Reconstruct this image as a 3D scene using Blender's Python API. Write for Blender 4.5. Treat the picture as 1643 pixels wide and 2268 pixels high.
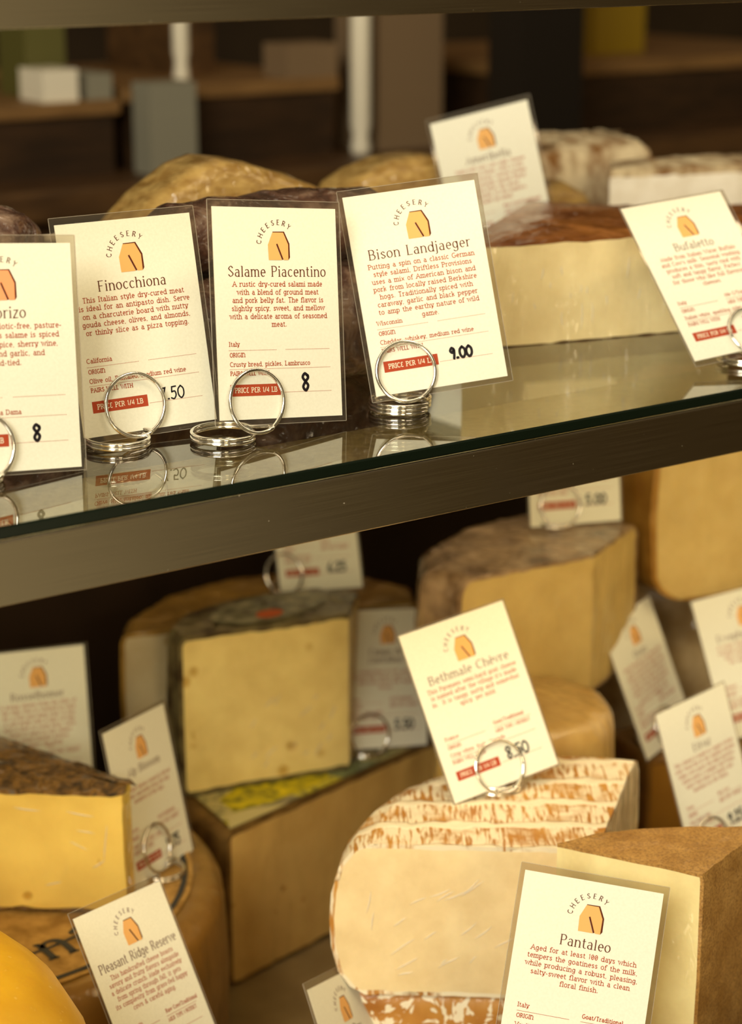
import bpy, math, random
from mathutils import Vector, Matrix, noise as mnoise

for _o in list(bpy.data.objects):
    bpy.data.objects.remove(_o)
SC = bpy.context.scene
COL = SC.collection
random.seed(7)
PI = math.pi

# ------------------------------------------------------------------ camera
cam_d = bpy.data.cameras.new('camera')
cam = bpy.data.objects.new('camera', cam_d)
COL.objects.link(cam)
SC.camera = cam
RIGHT = Vector((0.8177, -0.5756, 0.0)).normalized()
FWD = Vector((0.5507, 0.7824, -0.2909)).normalized()
UP = RIGHT.cross(FWD).normalized()
FWD = UP.cross(RIGHT).normalized()
CAM = Vector((-0.4323, -0.6981, 0.2123))
mw = Matrix((RIGHT, UP, -FWD)).transposed().to_4x4()
mw.translation = CAM
cam.matrix_world = mw
cam_d.sensor_fit = 'VERTICAL'
cam_d.sensor_height = 36.0
cam_d.sensor_width = 36.0
cam_d.lens = 4400.0 / 2268.0 * 36.0
cam_d.clip_start = 0.02
cam_d.dof.use_dof = True
cam_d.dof.focus_distance = 0.832
cam_d.dof.aperture_fstop = 7.6
cam_d.dof.aperture_blades = 9

# ------------------------------------------------------------------ view, world, lamps
SC.view_settings.view_transform = 'Standard'
SC.view_settings.look = 'None'
SC.view_settings.exposure = 0.10
SC.view_settings.gamma = 1.0
SC.view_settings.use_curve_mapping = False

W = bpy.data.worlds.new('world')
SC.world = W
W.use_nodes = True
wn = W.node_tree
bg = wn.nodes['Background']
tc = wn.nodes.new('ShaderNodeTexCoord')
sx = wn.nodes.new('ShaderNodeSeparateXYZ')
wn.links.new(tc.outputs['Generated'], sx.inputs[0])
# the shop around the case: a floor that is lighter towards the window, a warm ceiling
mr = wn.nodes.new('ShaderNodeMapRange')
mr.inputs['From Min'].default_value = 0.36
mr.inputs['From Max'].default_value = 0.53
ramp = wn.nodes.new('ShaderNodeValToRGB')
ramp.color_ramp.elements[0].color = (0.66, 0.53, 0.30, 1)
ramp.color_ramp.elements[1].color = (0.060, 0.034, 0.010, 1)
wn.links.new(sx.outputs['X'], mr.inputs['Value'])
wn.links.new(mr.outputs['Result'], ramp.inputs[0])
mz = wn.nodes.new('ShaderNodeMapRange')
mz.inputs['From Min'].default_value = 0.0
mz.inputs['From Max'].default_value = 0.5
wn.links.new(sx.outputs['Z'], mz.inputs['Value'])
wmix = wn.nodes.new('ShaderNodeMix')
wmix.data_type = 'RGBA'
wmix.inputs[7].default_value = (0.15, 0.11, 0.06, 1)
wn.links.new(mz.outputs['Result'], wmix.inputs[0])
wn.links.new(ramp.outputs[0], wmix.inputs[6])
wn.links.new(wmix.outputs[2], bg.inputs['Color'])
bg.inputs['Strength'].default_value = 0.7


def area(name, loc, target, size, size_y, power, color, spread=PI):
    d = bpy.data.lights.new(name, 'AREA')
    d.shape = 'RECTANGLE'
    d.size = size
    d.size_y = size_y
    d.energy = power
    d.color = color
    d.spread = spread
    o = bpy.data.objects.new(name, d)
    COL.objects.link(o)
    o.location = loc
    o.rotation_euler = (Vector(target) - Vector(loc)).to_track_quat('-Z', 'Y').to_euler()
    return o


WARM = (1.0, 0.78, 0.50)
area('shop_window_light', (-2.0, -1.45, 1.32), (0.1, 0.0, -0.05), 1.1, 1.1, 66.0, (1.0, 0.955, 0.79))
area('front_fill_light', (-0.75, -2.0, 0.45), (0.1, 0.05, -0.2), 0.35, 0.35, 7.0, (1.0, 0.79, 0.45))  # added warm fill for the lower front, no such lamp in view
area('shop_ceiling_light', (0.35, -1.1, 1.5), (0.2, 0.05, -0.1), 0.5, 0.3, 5.0, (1.0, 0.82, 0.56))
area('shelf_strip_light', (0.25, -0.045, 0.170), (0.25, 0.09, 0.0), 1.6, 0.008, 0.8, (1.0, 0.80, 0.50))
area('lower_strip_light', (0.25, -0.030, -0.0345), (0.25, 0.06, -0.3), 1.6, 0.008, 1.15, (1.0, 0.74, 0.36))
area('rear_strip_light', (0.25, 0.458, -0.0135), (0.25, 0.2, -0.25), 1.5, 0.006, 0.22, (1.0, 0.60, 0.24))
area('back_room_light', (0.9, 1.0, 1.2), (0.9, 1.9, -0.1), 0.9, 0.5, 1.6, (1.0, 0.70, 0.38))


# ------------------------------------------------------------------ materials
def new_mat(name):
    m = bpy.data.materials.new(name)
    m.use_nodes = True
    return m, m.node_tree, m.node_tree.nodes['Principled BSDF']


def rgba(c):
    return (c[0], c[1], c[2], 1.0)


def srgb(r, g, b):
    f = lambda v: (v / 255.0 / 12.92) if v / 255.0 <= 0.04045 else ((v / 255.0 + 0.055) / 1.055) ** 2.4
    return (f(r), f(g), f(b))


def coords(nt, scale=(1, 1, 1), rot=(0, 0, 0)):
    t = nt.nodes.new('ShaderNodeTexCoord')
    mp = nt.nodes.new('ShaderNodeMapping')
    mp.inputs['Scale'].default_value = scale
    mp.inputs['Rotation'].default_value = rot
    nt.links.new(t.outputs['Object'], mp.inputs['Vector'])
    return mp.outputs['Vector']


def noise(nt, vec, scale, detail=4.0, rough=0.55, dist=0.0):
    n = nt.nodes.new('ShaderNodeTexNoise')
    n.inputs['Scale'].default_value = scale
    n.inputs['Detail'].default_value = detail
    n.inputs['Roughness'].default_value = rough
    n.inputs['Distortion'].default_value = dist
    nt.links.new(vec, n.inputs['Vector'])
    return n.outputs['Fac']


def cramp(nt, fac, stops):
    r = nt.nodes.new('ShaderNodeValToRGB')
    e = r.color_ramp.elements
    while len(e) < len(stops):
        e.new(0.5)
    for k, (p, c) in enumerate(stops):
        e[k].position = p
        e[k].color = rgba(c) if len(c) == 3 else c
    nt.links.new(fac, r.inputs[0])
    return r.outputs[0]


def mixc(nt, fac, a, b, mode='MIX'):
    m = nt.nodes.new('ShaderNodeMix')
    m.data_type = 'RGBA'
    m.blend_type = mode
    for sock, v in ((m.inputs[0], fac), (m.inputs[6], a), (m.inputs[7], b)):
        if hasattr(v, 'is_linked') or isinstance(v, bpy.types.NodeSocket):
            nt.links.new(v, sock)
        elif isinstance(v, (int, float)):
            sock.default_value = v
        else:
            sock.default_value = rgba(v)
    return m.outputs[2]


def bump(nt, fac, strength, dist=0.001, normal=None):
    b = nt.nodes.new('ShaderNodeBump')
    b.inputs['Strength'].default_value = strength
    b.inputs['Distance'].default_value = dist
    nt.links.new(fac, b.inputs['Height'])
    if normal is not None:
        nt.links.new(normal, b.inputs['Normal'])
    return b.outputs['Normal']


def wrap_coat(nt, bs, weight=0.7, scale=26.0, strength=0.7, rough=0.14, stretch=(1, 1, 0.35)):
    """cling film: a clear glossy coat with its own wrinkles"""
    v = coords(nt, stretch)
    n = noise(nt, v, scale, 3.0, 0.5, 1.2)
    n2 = noise(nt, v, scale * 4.0, 2.0, 0.5, 0.6)
    ad = nt.nodes.new('ShaderNodeMath')
    ad.operation = 'MULTIPLY_ADD'
    ad.inputs[1].default_value = 0.25
    nt.links.new(n2, ad.inputs[0])
    nt.links.new(n, ad.inputs[2])
    nr = bump(nt, ad.outputs[0], strength, 0.016)
    bs.inputs['Coat Weight'].default_value = weight
    bs.inputs['Coat Roughness'].default_value = rough
    bs.inputs['Coat IOR'].default_value = 1.5
    nt.links.new(nr, bs.inputs['Coat Normal'])


def flat_mat(name, color, rough=0.6, spec=0.3, metallic=0.0):
    m, nt, bs = new_mat(name)
    bs.inputs['Base Color'].default_value = rgba(color)
    bs.inputs['Roughness'].default_value = rough
    bs.inputs['Specular IOR Level'].default_value = spec
    bs.inputs['Metallic'].default_value = metallic
    return m


def speckle_mat(name, c1, c2, scale, rough=0.6, spec=0.3, bumpy=0.2, stretch=(1, 1, 1), wrap=0.0, lo=0.35, hi=0.65):
    m, nt, bs = new_mat(name)
    v = coords(nt, stretch)
    n = noise(nt, v, scale)
    nt.links.new(cramp(nt, n, [(lo, c1), (hi, c2)]), bs.inputs['Base Color'])
    bs.inputs['Roughness'].default_value = rough
    bs.inputs['Specular IOR Level'].default_value = spec
    if bumpy:
        nt.links.new(bump(nt, n, bumpy, 0.002), bs.inputs['Normal'])
    if wrap:
        wrap_coat(nt, bs, wrap)
    return m


def paste_mat(name, c, holes=0.0, wrap=0.5, hole_scale=70.0, var=0.10, wscale=26.0):
    """the cut inside of a cheese: nearly even colour, small eyes, cling film"""
    m, nt, bs = new_mat(name)
    v = coords(nt)
    dark = (c[0] * (1 - var), c[1] * (1 - var * 1.4), c[2] * (1 - var * 2.0))
    lite = tuple(min(1.0, x * (1 + var * 0.5)) for x in c)
    n = noise(nt, v, 45.0, 5.0, 0.6)
    col = cramp(nt, n, [(0.32, dark), (0.66, lite)])
    fine = noise(nt, v, 600.0, 2.0)
    nrm = bump(nt, fine, 0.12, 0.0006)
    if holes > 0:
        vo = nt.nodes.new('ShaderNodeTexVoronoi')
        vo.inputs['Scale'].default_value = hole_scale
        nt.links.new(v, vo.inputs['Vector'])
        mk = cramp(nt, vo.outputs['Distance'], [(holes * 0.5, (1, 1, 1)), (holes, (0, 0, 0))])
        gate = noise(nt, v, 30.0, 1.0)
        gk = cramp(nt, gate, [(0.52, (0, 0, 0)), (0.56, (1, 1, 1))])
        mul = mixc(nt, 1.0, mk, gk, 'MULTIPLY')
        col = mixc(nt, mul, col, (c[0] * 0.72, c[1] * 0.58, c[2] * 0.36))
        inv = nt.nodes.new('ShaderNodeInvert')
        nt.links.new(mul, inv.inputs['Color'])
        nrm = bump(nt, inv.outputs[0], 0.4, 0.002, nrm)
    nt.links.new(col, bs.inputs['Base Color'])
    nt.links.new(nrm, bs.inputs['Normal'])
    bs.inputs['Roughness'].default_value = 0.55
    bs.inputs['Specular IOR Level'].default_value = 0.3
    bs.inputs['Subsurface Weight'].default_value = 0.12
    bs.inputs['Subsurface Radius'].default_value = (1.0, 0.6, 0.25)
    bs.inputs['Subsurface Scale'].default_value = 0.006
    if wrap:
        wrap_coat(nt, bs, min(1.0, wrap * 1.5), scale=wscale, strength=0.9, rough=0.10)
    return m


# --- paper, ink, film
def paper_mat():
    m, nt, bs = new_mat('card_paper')
    v = coords(nt)
    n = noise(nt, v, 900.0, 3.0)
    nt.links.new(cramp(nt, n, [(0.3, (0.79, 0.772, 0.64)), (0.7, (0.84, 0.822, 0.69))]), bs.inputs['Base Color'])
    nt.links.new(bump(nt, n, 0.10, 0.0003), bs.inputs['Normal'])
    bs.inputs['Roughness'].default_value = 0.75
    bs.inputs['Specular IOR Level'].default_value = 0.15
    return m


M_PAPER = paper_mat()
M_TITLE = flat_mat('ink_brown', srgb(100, 56, 38), 0.8, 0.1)
M_BODY = flat_mat('ink_rust', srgb(172, 76, 42), 0.8, 0.1)
M_BAND = flat_mat('ink_red', srgb(172, 72, 46), 0.8, 0.1)
M_KNOCK = flat_mat('ink_cream', (0.86, 0.78, 0.60), 0.8, 0.1)
M_LOGO = flat_mat('ink_orange', srgb(230, 176, 108), 0.8, 0.1)
M_LOGO_DARK = flat_mat('ink_dark_brown', srgb(92, 42, 24), 0.8, 0.1)
M_MARKER = flat_mat('marker_black', srgb(26, 20, 26), 0.55, 0.3)


def schlick(nt, r0=0.04):
    """mirror share from the angle of view, the same from both sides of a sheet"""
    lw = nt.nodes.new('ShaderNodeLayerWeight')
    lw.inputs['Blend'].default_value = 0.5
    pw = nt.nodes.new('ShaderNodeMath')
    pw.operation = 'POWER'
    pw.inputs[1].default_value = 5.0
    nt.links.new(lw.outputs['Facing'], pw.inputs[0])
    ma = nt.nodes.new('ShaderNodeMath')
    ma.operation = 'MULTIPLY_ADD'
    ma.inputs[1].default_value = 1.0 - r0
    ma.inputs[2].default_value = r0
    nt.links.new(pw.outputs[0], ma.inputs[0])
    return ma


def film_mat(name, diff, tint):
    m, nt, bs = new_mat(name)
    nt.nodes.remove(bs)
    out = nt.nodes['Material Output']
    tr = nt.nodes.new('ShaderNodeBsdfTransparent')
    tr.inputs[0].default_value = rgba(tint)
    df = nt.nodes.new('ShaderNodeBsdfDiffuse')
    df.inputs[0].default_value = (0.55, 0.50, 0.42, 1)
    gl = nt.nodes.new('ShaderNodeBsdfGlossy')
    gl.inputs['Roughness'].default_value = 0.06
    fr = schlick(nt)
    m1 = nt.nodes.new('ShaderNodeMixShader')
    m1.inputs[0].default_value = diff
    m2 = nt.nodes.new('ShaderNodeMixShader')
    nt.links.new(tr.outputs[0], m1.inputs[1])
    nt.links.new(df.outputs[0], m1.inputs[2])
    nt.links.new(fr.outputs[0], m2.inputs[0])
    nt.links.new(m1.outputs[0], m2.inputs[1])
    nt.links.new(gl.outputs[0], m2.inputs[2])
    nt.links.new(m2.outputs[0], out.inputs[0])
    return m


M_FILM = film_mat('laminate_film', 0.035, (0.85, 0.82, 0.76))
M_FILM_EDGE = film_mat('laminate_edge', 0.40, (0.9, 0.87, 0.8))


def steel_mat(name, base, rough, dusty):
    m, nt, bs = new_mat(name)
    v = coords(nt, (6, 300, 900))
    n = noise(nt, v, 3.0, 4.0)
    col = cramp(nt, n, [(0.3, tuple(x * 0.86 for x in base)), (0.7, base)])
    if dusty:
        v2 = coords(nt)
        sp = noise(nt, v2, 420.0, 2.0, 0.5)
        k = cramp(nt, sp, [(0.745, (0, 0, 0)), (0.79, (0.8, 0.8, 0.8))])
        col = mixc(nt, k, col, (0.75, 0.66, 0.5))
        ml = nt.nodes.new('ShaderNodeMath')
        ml.operation = 'SUBTRACT'
        ml.inputs[0].default_value = 1.0
        nt.links.new(k, ml.inputs[1])
        nt.links.new(ml.outputs[0], bs.inputs['Metallic'])
    else:
        bs.inputs['Metallic'].default_value = 1.0
    nt.links.new(col, bs.inputs['Base Color'])
    rr = cramp(nt, n, [(0.2, (rough * 0.85,) * 3), (0.8, (rough * 1.15,) * 3)])
    nt.links.new(rr, bs.inputs['Roughness'])
    nt.links.new(bump(nt, n, 0.06, 0.0004), bs.inputs['Normal'])
    return m


M_STEEL = steel_mat('brushed_steel', (0.47, 0.41, 0.30), 0.24, True)
M_FLANGE = speckle_mat('dusty_ledge', srgb(118, 100, 62), srgb(150, 130, 88), 300, 0.5, 0.3, 0.1)
M_WIRE = flat_mat('polished_wire', (0.82, 0.80, 0.76), 0.13, 0.5, 1.0)


def glass_mat():
    m, nt, bs = new_mat('shelf_glass')
    nt.nodes.remove(bs)
    out = nt.nodes['Material Output']
    tr = nt.nodes.new('ShaderNodeBsdfTransparent')
    tr.inputs[0].default_value = (0.87, 0.875, 0.80, 1)
    gl = nt.nodes.new('ShaderNodeBsdfGlossy')
    gl.inputs['Roughness'].default_value = 0.0
    gl.inputs[0].default_value = (1, 1, 1, 1)
    fr = schlick(nt, 0.11)
    mx = nt.nodes.new('ShaderNodeMixShader')
    nt.links.new(fr.outputs[0], mx.inputs[0])
    nt.links.new(tr.outputs[0], mx.inputs[1])
    nt.links.new(gl.outputs[0], mx.inputs[2])
    nt.links.new(mx.outputs[0], out.inputs[0])
    return m


M_GLASS = glass_mat()
M_GLASS_EDGE = flat_mat('glass_edge', (0.004, 0.009, 0.005), 0.12, 0.5)
M_DECK = speckle_mat('deck_steel', srgb(150, 128, 88), srgb(128, 106, 70), 30, 0.35, 0.5, 0.05)
M_DARKWOOD = speckle_mat('dark_panel', (0.014, 0.006, 0.002), (0.022, 0.010, 0.004), 18, 0.55, 0.3, 0.05, (1, 1, 0.2))


# ------------------------------------------------------------------ object helpers
def mesh_obj(name, verts, faces, mats, idx=None, parent=None, origin=(0, 0, 0), smooth=False):
    o0 = Vector(origin)
    me = bpy.data.meshes.new(name)
    me.from_pydata([tuple(Vector(v) - o0) for v in verts], [], faces)
    if not isinstance(mats, (list, tuple)):
        mats = [mats]
    for m in mats:
        me.materials.append(m)
    if idx:
        for p, k in zip(me.polygons, idx):
            p.material_index = k
    if smooth:
        for p in me.polygons:
            p.use_smooth = True
    me.update()
    ob = bpy.data.objects.new(name, me)
    COL.objects.link(ob)
    if parent is not None:
        ob.parent = parent
    else:
        ob.location = o0
    return ob


def tag(o, label=None, cat=None, group=None, kind=None):
    if label:
        o['label'] = label
    if cat:
        o['category'] = cat
    if group:
        o['group'] = group
    if kind:
        o['kind'] = kind
    return o


def thing(name, label, cat, loc, group=None):
    o = bpy.data.objects.new(name, None)
    o.empty_display_size = 0.02
    COL.objects.link(o)
    o.location = loc
    return tag(o, label, cat, group)


class MB:
    def __init__(self):
        self.v, self.f, self.i = [], [], []

    def add(self, vs, fs, mi=0):
        b = len(self.v)
        self.v += [tuple(v) for v in vs]
        self.f += [tuple(b + k for k in f) for f in fs]
        self.i += [mi] * len(fs)

    def box(self, x0, x1, y0, y1, z0, z1, mi=0, bev=0.0):
        if bev <= 0:
            vs = [(x, y, z) for z in (z0, z1) for y in (y0, y1) for x in (x0, x1)]
            fs = [(0, 2, 3, 1), (4, 5, 7, 6), (0, 1, 5, 4), (2, 6, 7, 3), (0, 4, 6, 2), (1, 3, 7, 5)]
            self.add(vs, fs, mi)
            return
        rings = []
        for (z, d) in ((z0, bev), (z0 + bev * 0.3, bev * 0.3), (z0 + bev, 0), (z1 - bev, 0), (z1 - bev * 0.3, bev * 0.3), (z1, bev)):
            r = []
            for (cx, cy, a0) in ((x1 - bev, y1 - bev, 0), (x0 + bev, y1 - bev, 90), (x0 + bev, y0 + bev, 180), (x1 - bev, y0 + bev, 270)):
                for k in range(4):
                    a = math.radians(a0 + k * 30)
                    rad = max(bev - d, 0.0001)
                    r.append((cx + rad * math.cos(a), cy + rad * math.sin(a), z))
            rings.append(r)
        self.loft(rings, mi, True)

    def loft(self, rings, mi=0, caps=True):
        n = len(rings[0])
        vs = [p for r in rings for p in r]
        fs = []
        for a in range(len(rings) - 1):
            for k in range(n):
                k2 = (k + 1) % n
                fs.append((a * n + k, a * n + k2, (a + 1) * n + k2, (a + 1) * n + k))
        if caps:
            fs.append(tuple(reversed(range(n))))
            fs.append(tuple((len(rings) - 1) * n + k for k in range(n)))
        self.add(vs, fs, mi)

    def build(self, name, mats, parent=None, origin=(0, 0, 0), smooth=False):
        return mesh_obj(name, self.v, self.f, mats, self.i, parent, origin, smooth)


def tube(pts, rad, seg=12):
    """swept wire with closed ends; returns verts, faces"""
    pts = [Vector(p) for p in pts]
    n = len(pts)
    tang = []
    for i in range(n):
        a, b = pts[max(i - 1, 0)], pts[min(i + 1, n - 1)]
        tang.append((b - a).normalized())
    u = tang[0].orthogonal().normalized()
    vs, fs = [], []
    for i in range(n):
        u = (u - tang[i] * u.dot(tang[i])).normalized()
        w = tang[i].cross(u)
        for k in range(seg):
            a = 2 * PI * k / seg
            vs.append(pts[i] + (u * math.cos(a) + w * math.sin(a)) * rad)
    for i in range(n - 1):
        for k in range(seg):
            k2 = (k + 1) % seg
            fs.append((i * seg + k, i * seg + k2, (i + 1) * seg + k2, (i + 1) * seg + k))
    fs.append(tuple(reversed(range(seg))))
    fs.append(tuple((n - 1) * seg + k for k in range(seg)))
    return vs, fs


# ------------------------------------------------------------------ lettering (drawn with strokes)
def A(cx, cy, rx, ry, a0, a1, n=None):
    n = n or max(4, int(abs(a1 - a0) / 22))
    return [(cx + rx * math.cos(math.radians(a0 + (a1 - a0) * k / n)), cy + ry * math.sin(math.radians(a0 + (a1 - a0) * k / n))) for k in range(n + 1)]


def SP(pts, n=4):
    out = []
    P = [pts[0]] + list(pts) + [pts[-1]]
    for i in range(1, len(P) - 2):
        p0, p1, p2, p3 = P[i - 1], P[i], P[i + 1], P[i + 2]
        for k in range(n):
            t = k / n
            out.append(tuple(0.5 * ((2 * p1[d]) + (-p0[d] + p2[d]) * t + (2 * p0[d] - 5 * p1[d] + 4 * p2[d] - p3[d]) * t * t + (-p0[d] + 3 * p1[d] - 3 * p2[d] + p3[d]) * t ** 3) for d in (0, 1)))
    out.append(pts[-1])
    return out


X = 0.68
GL = {
    'a': (.62, [A(.29, .46, .19, .22, 150, 0) + [(.48, 0)], A(.29, .2, .2, .2, 60, 330)]),
    'b': (.66, [[(.12, 1), (.12, 0)], A(.36, .34, .24, .34, 0, 360)]),
    'c': (.58, [A(.33, .34, .24, .34, 45, 315)]),
    'd': (.68, [A(.32, .34, .24, .34, 0, 360), [(.56, 1), (.56, 0)]]),
    'e': (.60, [[(.1, .36), (.54, .36)] + A(.32, .34, .22, .34, 8, 312)]),
    'f': (.42, [A(.36, .78, .18, .22, 30, 180) + [(.18, 0)], [(.04, X), (.38, X)]]),
    'g': (.64, [A(.30, .36, .22, .32, 0, 360), [(.52, X), (.52, -.08)] + A(.3, -.08, .22, .22, 0, -160)]),
    'h': (.68, [[(.12, 1), (.12, 0)], A(.34, .43, .22, .25, 170, 0) + [(.56, 0)]]),
    'i': (.30, [[(.15, X), (.15, 0)], [(.12, .92), (.18, .92)]]),
    'j': (.30, [[(.16, X), (.16, -.12)] + A(.02, -.12, .14, .18, 0, -110), [(.13, .92), (.19, .92)]]),
    'k': (.62, [[(.12, 1), (.12, 0)], [(.50, X), (.14, .30)], [(.26, .42), (.54, 0)]]),
    'l': (.30, [[(.15, 1), (.15, 0)]]),
    'm': (1.0, [[(.12, X), (.12, 0)], A(.31, .45, .19, .23, 170, 0) + [(.50, 0)], A(.69, .45, .19, .23, 170, 0) + [(.88, 0)]]),
    'n': (.68, [[(.12, X), (.12, 0)], A(.34, .43, .22, .25, 170, 0) + [(.56, 0)]]),
    'o': (.64, [A(.32, .34, .25, .34, 90, 450)]),
    'p': (.66, [[(.12, X), (.12, -.3)], A(.36, .34, .24, .34, 0, 360)]),
    'q': (.66, [A(.30, .34, .24, .34, 0, 360), [(.54, X), (.54, -.3)]]),
    'r': (.48, [[(.14, X), (.14, 0)], A(.36, .40, .22, .28, 170, 60)]),
    's': (.54, [SP([(.46, .54), (.28, .68), (.11, .52), (.28, .35), (.46, .17), (.27, 0), (.07, .14)])]),
    't': (.44, [[(.18, .92), (.18, .18)] + A(.34, .18, .16, .18, 180, 310), [(.03, X), (.38, X)]]),
    'u': (.68, [[(.12, X), (.12, .25)] + A(.34, .25, .22, .25, 180, 350), [(.56, X), (.56, 0)]]),
    'v': (.62, [[(.06, X), (.31, 0), (.56, X)]]),
    'w': (.92, [[(.06, X), (.26, 0), (.46, X), (.66, 0), (.86, X)]]),
    'x': (.60, [[(.06, X), (.54, 0)], [(.54, X), (.06, 0)]]),
    'y': (.62, [[(.06, X), (.32, .02)], [(.56, X), (.28, -.2), (.10, -.28)]]),
    'z': (.56, [[(.08, X), (.48, X), (.06, 0), (.50, 0)]]),
    'A': (.86, [[(.06, 0), (.43, 1), (.80, 0)], [(.20, .36), (.66, .36)]]),
    'B': (.76, [[(.14, 1), (.14, 0)], [(.14, 1), (.38, 1)] + A(.38, .76, .22, .24, 90, -90) + [(.14, .52)], [(.14, .52), (.42, .52)] + A(.42, .26, .25, .26, 90, -90) + [(.14, 0)]]),
    'C': (.82, [A(.46, .5, .38, .5, 48, 312)]),
    'D': (.86, [[(.14, 1), (.14, 0)], [(.14, 1), (.36, 1)] + A(.36, .5, .40, .5, 90, -90) + [(.14, 0)]]),
    'E': (.70, [[(.14, 1), (.14, 0)], [(.14, 1), (.60, 1)], [(.14, .53), (.52, .53)], [(.14, 0), (.64, 0)]]),
    'F': (.66, [[(.14, 1), (.14, 0)], [(.14, 1), (.60, 1)], [(.14, .52), (.50, .52)]]),
    'G': (.86, [A(.46, .5, .38, .5, 50, 350), [(.84, .42), (.52, .42)]]),
    'H': (.88, [[(.14, 1), (.14, 0)], [(.74, 1), (.74, 0)], [(.14, .52), (.74, .52)]]),
    'I': (.34, [[(.17, 1), (.17, 0)]]),
    'J': (.50, [[(.34, 1), (.34, .22)] + A(.17, .22, .17, .22, 0, -150)]),
    'K': (.80, [[(.14, 1), (.14, 0)], [(.68, 1), (.16, .44)], [(.32, .60), (.72, 0)]]),
    'L': (.64, [[(.14, 1), (.14, 0)], [(.14, 0), (.60, 0)]]),
    'M': (1.0, [[(.12, 0), (.14, 1), (.50, .1), (.86, 1), (.88, 0)]]),
    'N': (.88, [[(.14, 0), (.14, 1), (.74, 0), (.74, 1)]]),
    'O': (.90, [A(.45, .5, .38, .5, 90, 450)]),
    'P': (.70, [[(.14, 1), (.14, 0)], [(.14, 1), (.38, 1)] + A(.38, .74, .24, .26, 90, -90) + [(.14, .48)]]),
    'R': (.78, [[(.14, 1), (.14, 0)], [(.14, 1), (.38, 1)] + A(.38, .75, .23, .25, 90, -90) + [(.14, .50)], [(.38, .50), (.72, 0)]]),
    'S': (.66, [SP([(.56, .82), (.34, 1), (.12, .76), (.34, .52), (.58, .25), (.32, 0), (.07, .20)])]),
    'T': (.74, [[(.37, 1), (.37, 0)], [(.05, 1), (.69, 1)]]),
    'V': (.82, [[(.05, 1), (.41, 0), (.77, 1)]]),
    'W': (1.14, [[(.05, 1), (.31, 0), (.57, 1), (.83, 0), (1.09, 1)]]),
    'Y': (.76, [[(.05, 1), (.38, .48)], [(.71, 1), (.38, .48), (.38, 0)]]),
    'Z': (.72, [[(.08, 1), (.64, 1), (.06, 0), (.66, 0)]]),
    '0': (.62, [A(.31, .5, .23, .5, 90, 450), [(.20, .26), (.42, .74)]]),
    '1': (.40, [[(.08, .82), (.22, 1), (.22, 0)]]),
    '4': (.66, [[(.48, 0), (.48, 1), (.06, .30), (.62, .30)]]),
    '.': (.28, [[(.11, .03), (.17, .03)]]),
    ',': (.28, [[(.16, .06), (.08, -.14)]]),
    '-': (.44, [[(.06, .34), (.38, .34)]]),
    "'": (.22, [[(.11, 1), (.11, .78)]]),
    '/': (.50, [[(.04, -.06), (.46, 1.04)]]),
    '|': (.30, [[(.15, -.06), (.15, 1.0)]]),
    '&': (.84, [SP([(.74, 0), (.40, .44), (.24, .80), (.40, .98), (.52, .80), (.26, .52), (.10, .26), (.30, 0), (.56, .12), (.72, .42)])]),
    ' ': (.46, []),
}
GL['\u00e8'] = (GL['e'][0], GL['e'][1] + [[(.20, .98), (.36, .80)]])
EPS = (.66, [A(.36, .75, .22, .25, 40, 250) + A(.36, .26, .26, .26, 110, 320)])
BIGN = (.86, [[(.14, 1), (.14, 0)], A(.44, .62, .30, .36, 165, 0) + [(.74, 0)]])


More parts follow.
